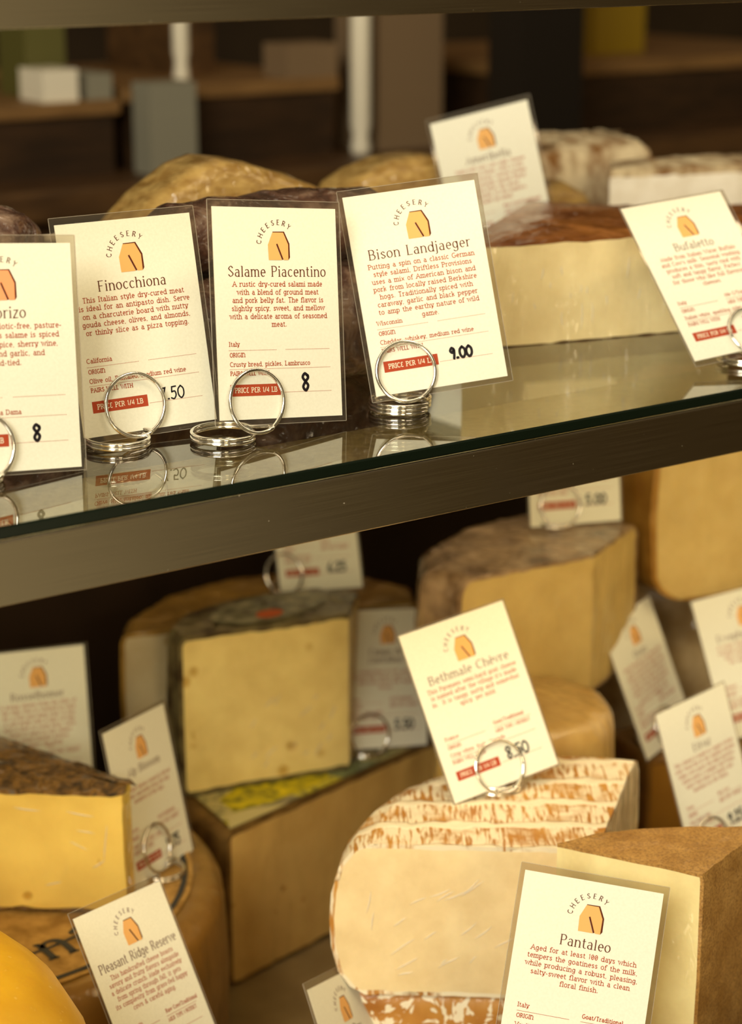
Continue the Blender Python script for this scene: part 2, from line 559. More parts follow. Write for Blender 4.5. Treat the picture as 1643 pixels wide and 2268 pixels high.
class Ink:
    """collects flat strokes into one mesh (card local millimetres, origin at the paper's top left corner)"""
    def __init__(self):
        self.v, self.f, self.i = [], [], []

    def ribbon(self, pts, hw, mi=0, pen=None):
        P = [Vector((p[0], p[1])) for p in pts]
        Q = [P[0]]
        for p in P[1:]:
            if (p - Q[-1]).length > 1e-5:
                Q.append(p)
        if len(Q) < 2:
            return
        closed = (Q[0] - Q[-1]).length < 1e-4 and len(Q) > 3
        if closed:
            Q = Q[:-1]
        n = len(Q)
        b = len(self.v)
        for k in range(n):
            if closed:
                d1 = (Q[k] - Q[k - 1]).normalized()
                d2 = (Q[(k + 1) % n] - Q[k]).normalized()
            else:
                d1 = (Q[k] - Q[k - 1]).normalized() if k else (Q[1] - Q[0]).normalized()
                d2 = (Q[k + 1] - Q[k]).normalized() if k < n - 1 else d1
            t = d1 + d2
            if t.length < 1e-3:
                t = d2
            t.normalize()
            nr = Vector((-t.y, t.x))
            w = hw
            if pen:
                w = pen[0] + (hw - pen[0]) * abs(math.sin(math.atan2(t.y, t.x) - pen[1])) ** 1.2
            cs = max(0.55, nr.dot(Vector((-d2.y, d2.x))))
            w = w / cs
            self.v.append(Q[k] + nr * w)
            self.v.append(Q[k] - nr * w)
        m = n if closed else n - 1
        for k in range(m):
            a, c = b + 2 * k, b + 2 * ((k + 1) % n)
            self.f.append((a, a + 1, c + 1, c))
            self.i.append(mi)

    def poly(self, pts, mi=0):
        b = len(self.v)
        self.v += [Vector((p[0], p[1])) for p in pts]
        self.f.append(tuple(range(b, b + len(pts))))
        self.i.append(mi)

    def disc(self, x, y, r, mi=0, n=8):
        self.poly([(x + r * math.cos(2 * PI * k / n), y + r * math.sin(2 * PI * k / n)) for k in range(n)], mi)

    def glyph(self, ch, cap, x, y, wt, style, mi=0, rot=0.0, xs=1.0):
        g = GL.get(ch, GL['o'])
        if style == 'body':
            if ch == 'E':
                g = EPS
            elif ch == 'N':
                g = BIGN
        ca, sa = math.cos(rot), math.sin(rot)

        def T(p):
            px, py = p[0] * cap * xs, p[1] * cap
            return (x + px * ca - py * sa, y + px * sa + py * ca)
        pen = (wt * 0.42, math.radians(12)) if style == 'title' else None
        for s in g[1]:
            if len(s) == 2 and abs(s[0][0] - s[1][0]) < 0.08 and abs(s[0][1] - s[1][1]) < 0.02:
                q = T(((s[0][0] + s[1][0]) / 2, s[0][1] + 0.02))
                self.disc(q[0], q[1], max(wt * 1.25, cap * 0.085), mi, 8)
                continue
            self.ribbon([T(p) for p in s], wt, mi, pen)
            for (p, q) in ((s[0], s[1]), (s[-1], s[-2])):
                dx, dy = q[0] - p[0], q[1] - p[1]
                if abs(dy) < 0.12 or abs(dx) > 0.62 * abs(dy):
                    continue
                ends = [0.0, X, 1.0, -0.3]
                if min(abs(p[1] - e) for e in ends) > 0.02 or ch in "|/'4t.,1":
                    continue
                r = 0.19 if style == 'body' else 0.12
                lo, hi = -r, r
                if p[1] > 0.1 and ch.islower() and abs(dx) < 0.02:
                    hi = 0.02
                self.ribbon([T((p[0] + lo, p[1])), T((p[0] + hi, p[1]))], wt * (0.85 if style == 'body' else 0.42), mi)
        return g[0] * cap * xs

    def width(self, s, cap, track, style, xs=1.0):
        w = 0
        for ch in s:
            g = GL.get(ch, GL['o'])
            if style == 'body' and ch == 'E':
                g = EPS
            w += g[0] * cap * xs + track
        return w - track

    def text(self, s, x, y, cap, wt, style, mi=0, track=0.0, align='l', fit=None, xs=1.0):
        w = self.width(s, cap, track, style, xs)
        if fit:
            xs *= fit / w
            track *= fit / w
            w = fit
        if align == 'c':
            x -= w / 2
        for ch in s:
            x += self.glyph(ch, cap, x, y, wt, style, mi, 0.0, xs) + track

    def arc_text(self, s, cx, cy, r, a0, a1, cap, wt, mi=0):
        for k, ch in enumerate(s):
            a = math.radians(a0 + (a1 - a0) * k / (len(s) - 1))
            wd = GL[ch][0] * cap
            bx, by = cx + r * math.cos(a), cy + r * math.sin(a)
            rot = a - PI / 2
            x = bx - wd / 2 * math.cos(rot)
            y = by - wd / 2 * math.sin(rot)
            self.glyph(ch, cap, x, y, wt, 'title', mi, rot)

    def build(self, name, mats, parent, z):
        if not self.v:
            return None
        vs = [((p.x - PW / 2) * 1e-3, (p.y + PH / 2) * 1e-3, z) for p in self.v]
        # keep every face looking to the viewer
        fs = []
        for f in self.f:
            a = 0.0
            for k in range(len(f)):
                p, q = self.v[f[k]], self.v[f[(k + 1) % len(f)]]
                a += p.x * q.y - q.x * p.y
            fs.append(f if a > 0 else tuple(reversed(f)))
        return mesh_obj(name, vs, fs, mats, self.i, parent)


PW, PH = 60.0, 87.5      # paper, millimetres

# handwritten figures: polylines in a unit box (height 1)
HAND = {
    '0': (.62, [SP([(.34, .98), (.10, .72), (.10, .28), (.32, .02), (.55, .30), (.54, .74), (.32, .98)])]),
    '8': (.56, [SP([(.46, .84), (.26, 1.0), (.10, .80), (.26, .56), (.46, .30), (.30, .02), (.12, .22), (.26, .50), (.46, .74), (.44, .90)])]),
    '9': (.56, [SP([(.46, .82), (.28, .98), (.12, .74), (.28, .56), (.46, .80), (.46, .50), (.38, .02)])]),
    '5': (.60, [[(.52, .98), (.18, .96), (.14, .56)], SP([(.14, .56), (.40, .60), (.48, .30), (.30, .02), (.06, .10)])]),
    '7': (.60, [[(.06, .92), (.54, .96), (.24, .02)]]),
    '6': (.56, [SP([(.42, .98), (.16, .60), (.12, .20), (.32, .02), (.46, .24), (.30, .44), (.14, .28)])]),
    '2': (.60, [SP([(.08, .76), (.28, .98), (.46, .74), (.10, .04), (.30, .08), (.54, .04)])]),
    '3': (.56, [SP([(.08, .90), (.36, .96), (.40, .70), (.18, .54), (.44, .44), (.40, .10), (.06, .06)])]),
    '1': (.30, [[(.16, .98), (.12, .02)]]),
    '.': (.34, [[(.12, .06), (.20, .06)]]),
}


def card(pose, label, title, body, origin, pairs, price, lines='dot', milk=None, title_fit=None, group=None,
         body_y=32.6, lead=3.33, two_line=None, hand_w=0.62, hand_h=6.4, hand_x=36.5, name='price_card', margins=(2.0, 2.8, 2.0, 2.2), logo=None):
    px, py, pz, yaw, lean, roll = pose
    ex = Vector((math.cos(yaw), math.sin(yaw), 0))
    nn = Vector((math.sin(yaw), -math.cos(yaw), 0))
    up = Vector((0, 0, 1))
    ey = up * math.cos(lean) - nn * math.sin(lean)
    n2 = nn * math.cos(lean) + up * math.sin(lean)
    x2 = ex * math.cos(roll) + ey * math.sin(roll)
    y2 = -ex * math.sin(roll) + ey * math.cos(roll)
    root = thing(name, label, 'price card', (px, py, pz), group)
    m = Matrix((x2, y2, n2)).transposed().to_4x4()
    m.translation = (px, py, pz)
    root.matrix_world = m
    # film: thin slab a little larger than the paper
    l, t, r, b = margins
    hx0, hx1 = -(PW / 2 + l) * 1e-3, (PW / 2 + r) * 1e-3
    hy0, hy1 = -(PH / 2 + b) * 1e-3, (PH / 2 + t) * 1e-3
    f = MB()
    h = 0.00016
    f.add([(hx0, hy0, h), (hx1, hy0, h), (hx1, hy1, h), (hx0, hy1, h)], [(0, 1, 2, 3)], 0)
    f.add([(hx0, hy0, -h), (hx1, hy0, -h), (hx1, hy1, -h), (hx0, hy1, -h)], [(3, 2, 1, 0)], 0)
    e = 0.00022
    for (a0, a1, c0, c1) in ((hx0 - e, hx0, hy0, hy1), (hx1, hx1 + e, hy0, hy1), (hx0, hx1, hy0 - e, hy0), (hx0, hx1, hy1, hy1 + e)):
        f.box(a0, a1, c0, c1, -h, h, 1)
    tag(f.build('laminate_film', [M_FILM, M_FILM_EDGE], root), 'clear laminate border')
    p = MB()
    p.box(-PW / 2e3, PW / 2e3, -PH / 2e3, PH / 2e3, -0.00022, 0.00022)
    root_thing = root
    root = p.build('paper', M_PAPER, root)
    z = 0.00030
    # --- logo: arched word and a cut block of cheese
    k = Ink()
    k.arc_text('CHEESERY', 31.0, -15.4, 8.3, 173, 54, 2.05, 0.19)
    k.build('logo_lettering', [M_TITLE], root, z)
    k = Ink()
    k.poly([(28.4, -9.95), (34.1, -9.85), (36.55, -14.9), (36.6, -20.6), (35.9, -21.6), (33.0, -21.0), (30.0, -15.0)], 1)
    k.build('logo_shadow', [M_LOGO, M_LOGO_DARK], root, z)
    k = Ink()
    k.poly([(28.35, -10.3), (33.6, -10.3), (35.85, -15.2), (35.75, -21.7), (33.6, -21.7), (33.15, -21.25), (30.35, -15.0), (29.9, -15.2), (32.6, -21.7), (26.2, -21.7), (26.0, -15.4)], 0)
    k.build('logo_cheese', [logo or M_LOGO], root, z + 0.00006)
    k = Ink()
    k.ribbon([(30.3, -15.0), (33.0, -21.5)], 0.36, 0)
    k.build('logo_cut', [M_LOGO_DARK], root, z + 0.00010)
    # --- title
    k = Ink()
    if two_line:
        k.text(two_line[0], 30, -28.4, 4.0, 0.30, 'title', 0, 0.22, 'c')
        k.text(two_line[1], 30, -33.4, 4.0, 0.30, 'title', 0, 0.22, 'c')
    else:
        k.text(title, 30.2, -28.5, 4.25, 0.265, 'title', 0, 0.34, 'c', title_fit)
    k.build('title_lettering', [M_TITLE], root, z)
    # --- description and the small print
    k = Ink()
    for q, s in enumerate(body):
        k.text(s, 30.2, -(body_y + lead * q), 2.02, 0.150, 'body', 0, 0.16, 'c', None, 1.12)
    y = -58.9
    k.text(origin, 5.6, -57.2, 1.78, 0.14, 'body', 0, 0.12, 'l', None, 1.1)
    k.text('ORIGIN', 5.8, -61.6, 1.65, 0.15, 'body', 0, 0.12)
    k.text(pairs, 5.7, -65.5, 1.78, 0.14, 'body', 0, 0.12, 'l', None, 1.1)
    k.text('PAIRS WELL WITH', 5.8, -69.2, 1.65, 0.15, 'body', 0, 0.10)
    rules = [(5.7, 28.2, -58.9), (33.0, 54.4, -58.9), (5.7, 54.5, -66.7), (31.0, 54.6, -76.7)]
    for (a, c, yy) in rules:
        if lines == 'dot':
            nd = int((c - a) / 0.62)
            for d in range(nd + 1):
                k.disc(a + (c - a) * d / nd, yy, 0.17, 0, 6)
        else:
            k.ribbon([(a, yy), (c, yy)], 0.09, 0)
    if milk:
        k.text(milk, 33.4, -57.4, 1.70, 0.16, 'body', 0, 0.16)
        k.text('MILK TYPE | RENNET', 33.2, -61.6, 1.6, 0.15, 'body', 0, 0.06)
    k.build('small_print', [M_BODY], root, z)
    # --- price band
    k = Ink()
    k.poly([(5.5, -77.8), (30.1, -77.8), (30.1, -73.0), (5.5, -73.0)])
    k.build('price_band', [M_BAND], root, z)
    k = Ink()
    k.text('PRICE PER 1/4 LB', 7.6, -76.3, 1.95, 0.15, 'body', 0, 0.12, 'l', 20.4)
    k.build('price_band_lettering', [M_KNOCK], root, z + 0.00006)
    # --- marker figures
    if price:
        k = Ink()
        x = hand_x
        for ch in price:
            g = HAND[ch]
            for s in g[1]:
                pts = [(x + q[0] * hand_h, -76.4 + q[1] * hand_h) for q in s]
                k.ribbon(pts, hand_w, 0)
                k.disc(pts[0][0], pts[0][1], hand_w, 0)
                k.disc(pts[-1][0], pts[-1][1], hand_w, 0)
            x += g[0] * hand_h
        k.build('handwritten_price', [M_MARKER], root, z)
    return root_thing


WIRE = 0.00085


def holder(ring_c, pose, label, base_c, z0, turns=3, radius=0.0131, group='coiled wire card holders', ccw=1):
    """one length of wire: a standing ring in front of the card that runs down into a flat coil"""
    px, py, pz, yaw, lean, roll = pose
    ex = Vector((math.cos(yaw), math.sin(yaw), 0))
    nn = Vector((math.sin(yaw), -math.cos(yaw), 0))
    ey = Vector((0, 0, 1)) * math.cos(lean) - nn * math.sin(lean)
    n2 = nn * math.cos(lean) + Vector((0, 0, 1)) * math.sin(lean)
    c = Vector(ring_c)
    pts = []
    # standing ring, one turn and a bit, drifting slowly away from the card
    a0, a1 = math.radians(-68), math.radians(292)
    n = 64
    for i in range(n + 1):
        a = a0 + (a1 - a0) * i / n
        off = 0.0002 + 0.0016 * i / n
        pts.append(c + (ex * math.cos(a) + ey * math.sin(a)) * radius + n2 * off)
    b = Vector((base_c[0], base_c[1], z0))
    end = pts[-1]
    ang = math.atan2(end.y - b.y, end.x - b.x)
    top = z0 + WIRE + 2 * WIRE * turns
    coil = []
    m = 40
    for i in range(int(turns * m) + 1):
        a = ang + 0.55 + 2 * PI * i / m
        z = max(top - 2.05 * WIRE * i / m, z0 + WIRE)
        rr = radius * 1.0 + 0.0004 * math.sin(i * 0.15)
        coil.append(Vector((b.x + rr * math.cos(a), b.y + rr * math.sin(a), z)))
    # blend
    p0, p1 = pts[-1], coil[0]
    t0 = (pts[-1] - pts[-2]).normalized()
    t1 = (coil[1] - coil[0]).normalized()
    d = (p1 - p0).length
    bl = []
    for i in range(1, 8):
        t = i / 8
        h00, h10, h01, h11 = 2 * t ** 3 - 3 * t * t + 1, t ** 3 - 2 * t * t + t, -2 * t ** 3 + 3 * t * t, t ** 3 - t * t
        bl.append(p0 * h00 + t0 * (d * h10) + p1 * h01 + t1 * (d * h11))
    vs, fs = tube(pts + bl + coil, WIRE, 12)
    o = mesh_obj('card_holder', vs, fs, M_WIRE, None, None, (b.x, b.y, z0), True)
    return tag(o, label, 'card holder', group)


# ------------------------------------------------------------------ cheese pieces
def jit(p, amp):
    if amp <= 0:
        return Vector(p)
    q = Vector(p) * 140.0
    n = mnoise.noise_vector(q) + 0.5 * mnoise.noise_vector(q * 2.7)
    return Vector(p) + n * amp


def cheese_piece(root, foot, kinds, z0, z1, prof, t, rind, paste, amp=0.0006, dome=0.0, step=0.005, rind_name='rind', base_rind=True):
    """foot: corners (x, y) counter-clockwise; kinds[i] 'r' rind or 'c' cut for the side i -> i+1"""
    org = root.location
    # resample rind sides
    P, K = [], []
    n = len(foot)
    for i in range(n):
        a, b = Vector(foot[i]), Vector(foot[(i + 1) % n])
        if kinds[i] == 'r':
            m = max(1, int((b - a).length / step))
            for q in range(m):
                P.append(a + (b - a) * q / m)
                K.append('r')
        else:
            P.append(a)
            K.append('c')
    n = len(P)
    # profile rows (height, inset)
    H = z1 - z0
    rows = [(z0 + f * H, d) for f, d in prof]

    def inset_at(z):
        for (za, da), (zb, db) in zip(rows, rows[1:]):
            if za <= z <= zb:
                return da + (db - da) * (z - za) / max(zb - za, 1e-9)
        return rows[-1][1]
    for zz in (z0 + t, z1 - t):
        if all(abs(zz - r[0]) > t * 0.3 for r in rows):
            rows.append((zz, inset_at(zz)))
    rows.sort()

    def offset(d):
        out = []
        for i in range(n):
            a, b, c = P[i - 1], P[i], P[(i + 1) % n]
            d1, d2 = (b - a).normalized(), (c - b).normalized()
            n1, n2 = Vector((-d1.y, d1.x)), Vector((-d2.y, d2.x))
            o1 = d if K[i - 1] == 'r' else 0.0
            o2 = d if K[i] == 'r' else 0.0
            cr = d1.x * d2.y - d1.y * d2.x
            if abs(cr) < 0.05:
                nm = (n1 + n2).normalized()
                out.append(b + nm * ((o1 + o2) / 2))
            else:
                p1, p2 = b + n1 * o1, b + n2 * o2
                w = p2 - p1
                tt = (w.x * d2.y - w.y * d2.x) / cr
                out.append(p1 + d1 * tt)
        return out
    rings = [[(p.x, p.y, z) for p in offset(d)] for z, d in rows]
    R, S = MB(), MB()
    nr = len(rings)
    # rind walls
    base = len(R.v)
    R.add([jit(p, amp) for r in rings for p in r], [])
    fs = []
    for a in range(nr - 1):
        for i in range(n):
            if K[i] != 'r':
                continue
            j = (i + 1) % n
            fs.append((base + a * n + i, base + a * n + j, base + (a + 1) * n + j, base + (a + 1) * n + i))
    R.f += fs
    R.i += [0] * len(fs)
    strip_start = None
    # cut faces
    cols_top = {}
    cols_bot = {}
    for i in range(n):
        if K[i] != 'c':
            continue
        j = (i + 1) % n
        lr, rr = K[i - 1] == 'r', K[j] == 'r'
        L0 = (Vector(rings[nr // 2][i]) - Vector(rings[nr // 2][j])).length
        m = max(4, int(L0 / 0.006))
        grid = []
        for a in range(nr):
            p, q = Vector(rings[a][i]), Vector(rings[a][j])
            ln = (q - p).length
            u = [0.0]
            if lr:
                u.append(t / ln)
            lo = u[-1]
            hi = 1.0 - (t / ln if rr else 0.0)
            u += [lo + (hi - lo) * k / m for k in range(1, m)]
            u.append(hi)
            if rr:
                u.append(1.0)
            grid.append([p + (q - p) * x for x in u])
        nc = len(grid[0])
        vs = [jit(p, amp) for row in grid for p in row]
        rf, sf = [], []
        for a in range(nr - 1):
            for k in range(nc - 1):
                f = (a * nc + k, a * nc + k + 1, (a + 1) * nc + k + 1, (a + 1) * nc + k)
                zm0, zm1 = grid[a][0].z, grid[a + 1][0].z
                edge = (base_rind and zm1 <= z0 + t * 1.05) or (zm0 >= z1 - t * 1.05) or (lr and k == 0) or (rr and k == nc - 2)
                (rf if edge else sf).append(f)
        R.add(vs, rf)
        S.add(vs, sf)
        cols_top[i] = grid[-1]
        cols_bot[i] = grid[0]
    # caps
    for which, ring, cols, flip in ((1, rings[-1], cols_top, False), (0, rings[0], cols_bot, True)):
        loop = []
        for i in range(n):
            if K[i] == 'c':
                loop += [tuple(p) for p in cols[i][:-1]]
            else:
                loop.append(ring[i])
        cx = sum(p[0] for p in loop) / len(loop)
        cy = sum(p[1] for p in loop) / len(loop)
        lv = []
        scs = (1.0, 0.93, 0.8, 0.62, 0.42, 0.22, 0.08)
        for s in scs:
            for p in loop:
                z = p[2] + (dome * (1 - s * s) if which else 0)
                lv.append(jit((cx + (p[0] - cx) * s, cy + (p[1] - cy) * s, z), amp))
        nl = len(loop)
        fs = []
        for a in range(len(scs) - 1):
            for i in range(nl):
                j = (i + 1) % nl
                f = (a * nl + i, a * nl + j, (a + 1) * nl + j, (a + 1) * nl + i)
                fs.append(tuple(reversed(f)) if flip else f)
        f = tuple((len(scs) - 1) * nl + i for i in range(nl))
        fs.append(tuple(reversed(f)) if flip else f)
        R.add(lv, fs)
    ro = R.build(rind_name, rind, root, org, True)
    so = S.build('paste', paste, root, org, True) if S.f else None
    return ro, so


def glint_mat():
    m, nt, bs = new_mat('pale_glint')
    bs.inputs['Base Color'].default_value = (0.95, 0.93, 0.88, 1)
    bs.inputs['Roughness'].default_value = 0.25
    bs.inputs['Specular IOR Level'].default_value = 1.0
    bs.inputs['Alpha'].default_value = 0.55
    return m


M_GLINT = glint_mat()  # whitish colour stands in for bright streaks of light on the film


def crease_glints(root, a, b, z0, marks, off=0.0003, rad=0.00022):
    """pale thin tubes standing in for highlights on the film of a cut side; marks: (distance along a->b, height, length, lean in degrees)"""
    a, b = Vector((a[0], a[1], 0)), Vector((b[0], b[1], 0))
    d = (b - a).normalized()
    n = Vector((d.y, -d.x, 0))
    q = MB()
    for (u, h, ln, ang) in marks:
        t = d * math.sin(math.radians(ang)) + Vector((0, 0, math.cos(math.radians(ang))))
        c = a + d * u + Vector((0, 0, z0 + h)) + n * off
        side = n.cross(t)
        pts = [c + t * (ln * (f - 0.5)) + side * (0.0004 * math.sin(f * 3.1 + u * 900)) for f in (0, .25, .5, .75, 1)]
        vs, fs = tube(pts, rad, 8)
        m0 = len(pts)
        for k in range(m0):          # taper the ends
            s = (0.25, 0.9, 1.0, 0.9, 0.25)[k]
            for j in range(8):
                vs[k * 8 + j] = pts[k] + (vs[k * 8 + j] - pts[k]) * s
        q.add(vs, fs)
    o = q.build('wrap_glints', M_GLINT, root, root.location, True)
    o['label'] = 'pale strands standing in for highlights on the cling film'
    return o


def arc(cx, cy, r, a0, a1, n, ry=None):
    ry = ry or r
    return [(cx + r * math.cos(math.radians(a0 + (a1 - a0) * k / n)), cy + ry * math.sin(math.radians(a0 + (a1 - a0) * k / n))) for k in range(n + 1)]


SHARP = [(0, .004), (.04, .001), (.5, 0), (.96, .001), (1, .004)]
BULGE = [(0, .016), (.05, .009), (.15, .003), (.32, .0), (.5, -.001), (.68, .0), (.85, .004), (.95, .010), (1, .019)]


def shoulder(H, r, bulge=0.0):
    """profile with quarter-round shoulders of radius r metres for a piece H metres high"""
    out = []
    for k in range(6):
        a = PI / 2 * k / 5
        out.append((r * (1 - math.cos(a)) / H, r * (1 - math.sin(a))))
    out.append((0.5, -bulge))
    for k in range(5, -1, -1):
        a = PI / 2 * k / 5
        out.append((1 - r * (1 - math.cos(a)) / H, r * (1 - math.sin(a))))
    return out


# ================================================================== the room behind and the case
WOOD = speckle_mat('counter_wood', (0.05, 0.022, 0.006), (0.10, 0.046, 0.013), 14, 0.5, 0.4, 0.05, (1, 6, 6))
WOOD_LIGHT = speckle_mat('board_wood', (0.16, 0.080, 0.024), (0.24, 0.125, 0.040), 16, 0.5, 0.4, 0.05, (1, 8, 8))
DARK = flat_mat('dark_paint', (0.010, 0.006, 0.003), 0.6, 0.3)

m = MB(); m.box(-2.0, 4.0, -0.14, 4.0, -1.12, -1.10)
tag(m.build('floor', speckle_mat('floor_tiles', (0.05, 0.03, 0.015), (0.07, 0.042, 0.02), 5, 0.5), None, (0, 0, -1.1)), kind='structure')
m = MB(); m.box(-2.0, 4.0, 3.2, 3.25, -1.10, 1.9)
tag(m.build('wall_back', speckle_mat('back_wall_paint', (0.035, 0.02, 0.009), (0.05, 0.03, 0.013), 4, 0.7), None, (0, 3.2, -1.1)), kind='structure')

# --- the case: deck, dark back, two steel rails, one glass shelf
t = thing('display_case', 'grey-brown metal deck of the cheese case, under the lower row of cheeses', 'display case', (0.3, 0.15, -1.1))
m = MB(); m.box(-0.62, 1.25, -0.16, 0.50, -0.43, -0.40)
m.build('deck', M_DECK, t, t.location)
m = MB(); m.box(-0.60, 1.23, -0.14, 0.48, -1.10, -0.43)
m.build('base_cabinet', M_DARKWOOD, t, t.location)
m = MB(); m.box(-0.62, 1.25, -0.20, -0.1605, -1.10, -0.2745, 0, 0.003)
tag(m.build('front_panel', M_STEEL, None, (0.3, -0.18, -1.1)), 'steel front panel of the case below the bottom edge', 'panel')
m = MB(); m.box(-0.62, 1.25, 0.482, 0.50, -0.3995, -0.006)
tag(m.build('case_back_panel', M_DARKWOOD, None, (0, 0.48, -0.40)), 'very dark brown panel closing the back of the lower shelf', 'panel')


def rail(z, label):
    """front rail of a shelf: an angle of brushed steel, face and ledge"""
    t = thing('shelf_rail', label, 'shelf rail', (0.3, -0.0666, z))
    f = MB()
    # face with rolled top lip, swept along X
    sec = [(-0.0666, z), (-0.0646, z), (-0.0646, z + 0.0235)]
    prof = [(-0.0663, z), (-0.0666, z + 0.0004), (-0.0666, z + 0.0236)]
    for k in range(1, 6):
        a = PI / 2 * k / 5
        prof.append((-0.0666 + 0.0012 * (1 - math.cos(a)), z + 0.0236 + 0.0012 * math.sin(a)))
    prof += [(-0.0630, z + 0.0248), (-0.0630, z)]
    xs = (-0.62, 1.25)
    vs = [(x, p[0], p[1]) for x in xs for p in prof]
    n = len(prof)
    fs = [(k, (k + 1) % n, n + (k + 1) % n, n + k) for k in range(n)]
    fs = [tuple(reversed(q)) for q in fs]
    fs += [tuple(range(n)), tuple(range(2 * n - 1, n - 1, -1))]
    f.add(vs, fs)
    f.build('rail_face', M_STEEL, t, t.location)
    g = MB(); g.box(-0.62, 1.25, -0.0630, -0.0085, z + 0.0222, z + 0.0246)
    tag(g.build('rail_ledge', M_FLANGE, t, t.location), 'dusty steel ledge under the glass')
    return t


rail(-0.0300, 'brushed steel rail along the front of the glass shelf, across the middle')
rail(0.1732, 'brushed steel rail crossing the very top of the view, above the cards')

t = thing('glass_shelf', 'clear glass shelf carrying the upper cards, with a black-green front edge', 'shelf', (0.3, 0.2, 0))
m = MB()
x0, x1, y0, y1 = -0.62, 1.25, -0.0660, 0.47
c = 0.0007
m.add([(x0, y0 + c, 0), (x1, y0 + c, 0), (x1, y1, 0), (x0, y1, 0)], [(0, 1, 2, 3)])
m.add([(x0, y0 + c, -0.005), (x1, y0 + c, -0.005), (x1, y1, -0.005), (x0, y1, -0.005)], [(3, 2, 1, 0)])
m.build('glass_pane', M_GLASS, t, t.location)
m = MB()
e = [(y0 + c, 0), (y0, -c), (y0, -0.005 + c), (y0 + c, -0.005)]
m.add([(x, q[0], q[1]) for x in (x0, x1) for q in e], [(4, 5, 1, 0), (5, 6, 2, 1), (6, 7, 3, 2)])
m.add([(x0, y1, 0), (x1, y1, 0), (x1, y1, -0.005), (x0, y1, -0.005)], [(0, 1, 2, 3)])
m.build('glass_edge', M_GLASS_EDGE, t, t.location)

# --- the back counter and what stands on it (all far out of focus)
m = MB(); m.box(0.05, 1.9, 0.96, 1.7, -0.065, -0.035, 0, 0.004)
m.box(0.08, 1.87, 0.99, 1.68, -1.10, -0.065)
tag(m.build('back_counter', WOOD, None, (0.9, 1.2, -1.1)), 'brown wooden counter in the blurred room behind the case', 'counter')


def simple(name, boxes, mat, label, cat, loc, group=None):
    q = MB()
    for b in boxes:
        q.box(*b)
    o = q.build(name, mat, None, loc)
    return tag(o, label, cat, group)


def post(x0, x1, z0, z1, y, label, mat):
    q = MB()
    cx, r = (x0 + x1) / 2, (x1 - x0) / 2
    rings = []
    for (z, s) in ((z0, .9), (z0 + .006, 1), (z0 + .02, .78), (z0 + .03, 1.0), (z1 - .012, 1.0), (z1, .8)):
        rings.append([(cx + r * s * math.cos(2 * PI * k / 16), y + r * s * math.sin(2 * PI * k / 16), z) for k in range(16)])
    q.loft(rings)
    return tag(q.build('pale_canister', mat, None, (cx, y, z0), True), label, 'canister', 'tall pale canisters on the counter')


PALE = flat_mat('pale_enamel', (0.80, 0.72, 0.56), 0.3, 0.6)
GREY = flat_mat('grey_cloth', (0.24, 0.22, 0.16), 0.9, 0.1)
KRAFT = flat_mat('kraft_paper', (0.20, 0.13, 0.07), 0.85, 0.1)


DARKWOOD = speckle_mat('stained_wood', (0.022, 0.010, 0.003), (0.045, 0.020, 0.006), 14, 0.6, 0.3, 0.05, (1, 6, 6))


def crate(x0, x1, y0, y1, z1, label):
    t = thing('wooden_crate', label, 'crate', ((x0 + x1) / 2, (y0 + y1) / 2, -0.035), 'wooden crates on the counter')
    q = MB(); q.box(x0 + .006, x1 - .006, y0 + .006, y1 - .006, -0.035, z1 - 0.014)
    q.build('crate_body', DARKWOOD, t, t.location)
    q = MB(); q.box(x0, x1, y0, y1, z1 - 0.014, z1, 0, 0.002)
    q.build('crate_top', WOOD_LIGHT, t, t.location)
    return t


crate(0.50, 0.752, 1.04, 1.35, 0.045, 'wooden crate carrying the pale canisters, behind the golden wrapped cheeses')
crate(0.985, 1.50, 1.02, 1.40, 0.046, 'long wooden crate at the upper right of the blurred counter')
crate(0.34, 0.49, 1.03, 1.25, 0.036, 'small wooden crate under the white carton, far left of the counter')
post(0.575, 0.592, 0.045, 0.16, 1.075, 'slim pale canister on the crate, left of the two', PALE)
post(0.760, 0.782, -0.035, 0.16, 1.03, 'taller pale canister by the dark post, right of the two', PALE)
simple('white_carton', [(0.413, 0.450, 1.04, 1.09, 0.036, 0.066)], PALE, 'small white carton on the far left crate', 'carton', (0.43, 1.06, 0.036))
simple('grey_carton', [(0.462, 0.489, 1.045, 1.10, 0.036, 0.060)], GREY, 'small grey carton beside the white carton', 'carton', (0.475, 1.07, 0.036))
simple('grey_bag', [(0.505, 0.556, 1.00, 1.035, -0.035, 0.052)], GREY, 'hanging grey cloth bag in front of the crate', 'bag', (0.53, 1.02, -0.035))
simple('kraft_packet', [(0.690, 0.752, 1.045, 1.09, 0.045, 0.079)], KRAFT, 'greyish kraft packet on the crate beside the taller canister', 'packet', (0.72, 1.06, 0.045))
simple('kraft_bag', [(0.80, 0.885, 1.04, 1.12, -0.035, 0.15)], KRAFT, 'tall kraft bag left of the dark post', 'bag', (0.84, 1.08, -0.035))
simple('brown_box', [(0.62, 0.672, 1.16, 1.3, 0.045, 0.13)], WOOD, 'brown box standing at the back of the crate', 'box', (0.64, 1.2, 0.045))
simple('yellow_tin', [(1.17, 1.25, 1.12, 1.2, 0.046, 0.11)], flat_mat('yellow_tin_paint', (0.30, 0.19, 0.01), 0.4, 0.5), 'yellow tin on the long crate, top right', 'tin', (1.2, 1.15, 0.046))
simple('green_tin', [(0.425, 0.468, 1.10, 1.16, 0.036, 0.115)], flat_mat('green_tin_paint', (0.10, 0.09, 0.02), 0.4, 0.5), 'olive green tin behind the white carton', 'tin', (0.44, 1.12, 0.036))
simple('dark_post', [(0.880, 0.962, 0.90, 0.955, -1.10, 1.9)], DARK, 'black upright post between the kraft bag and the long crate', 'post', (0.93, 1.04, -1.1))

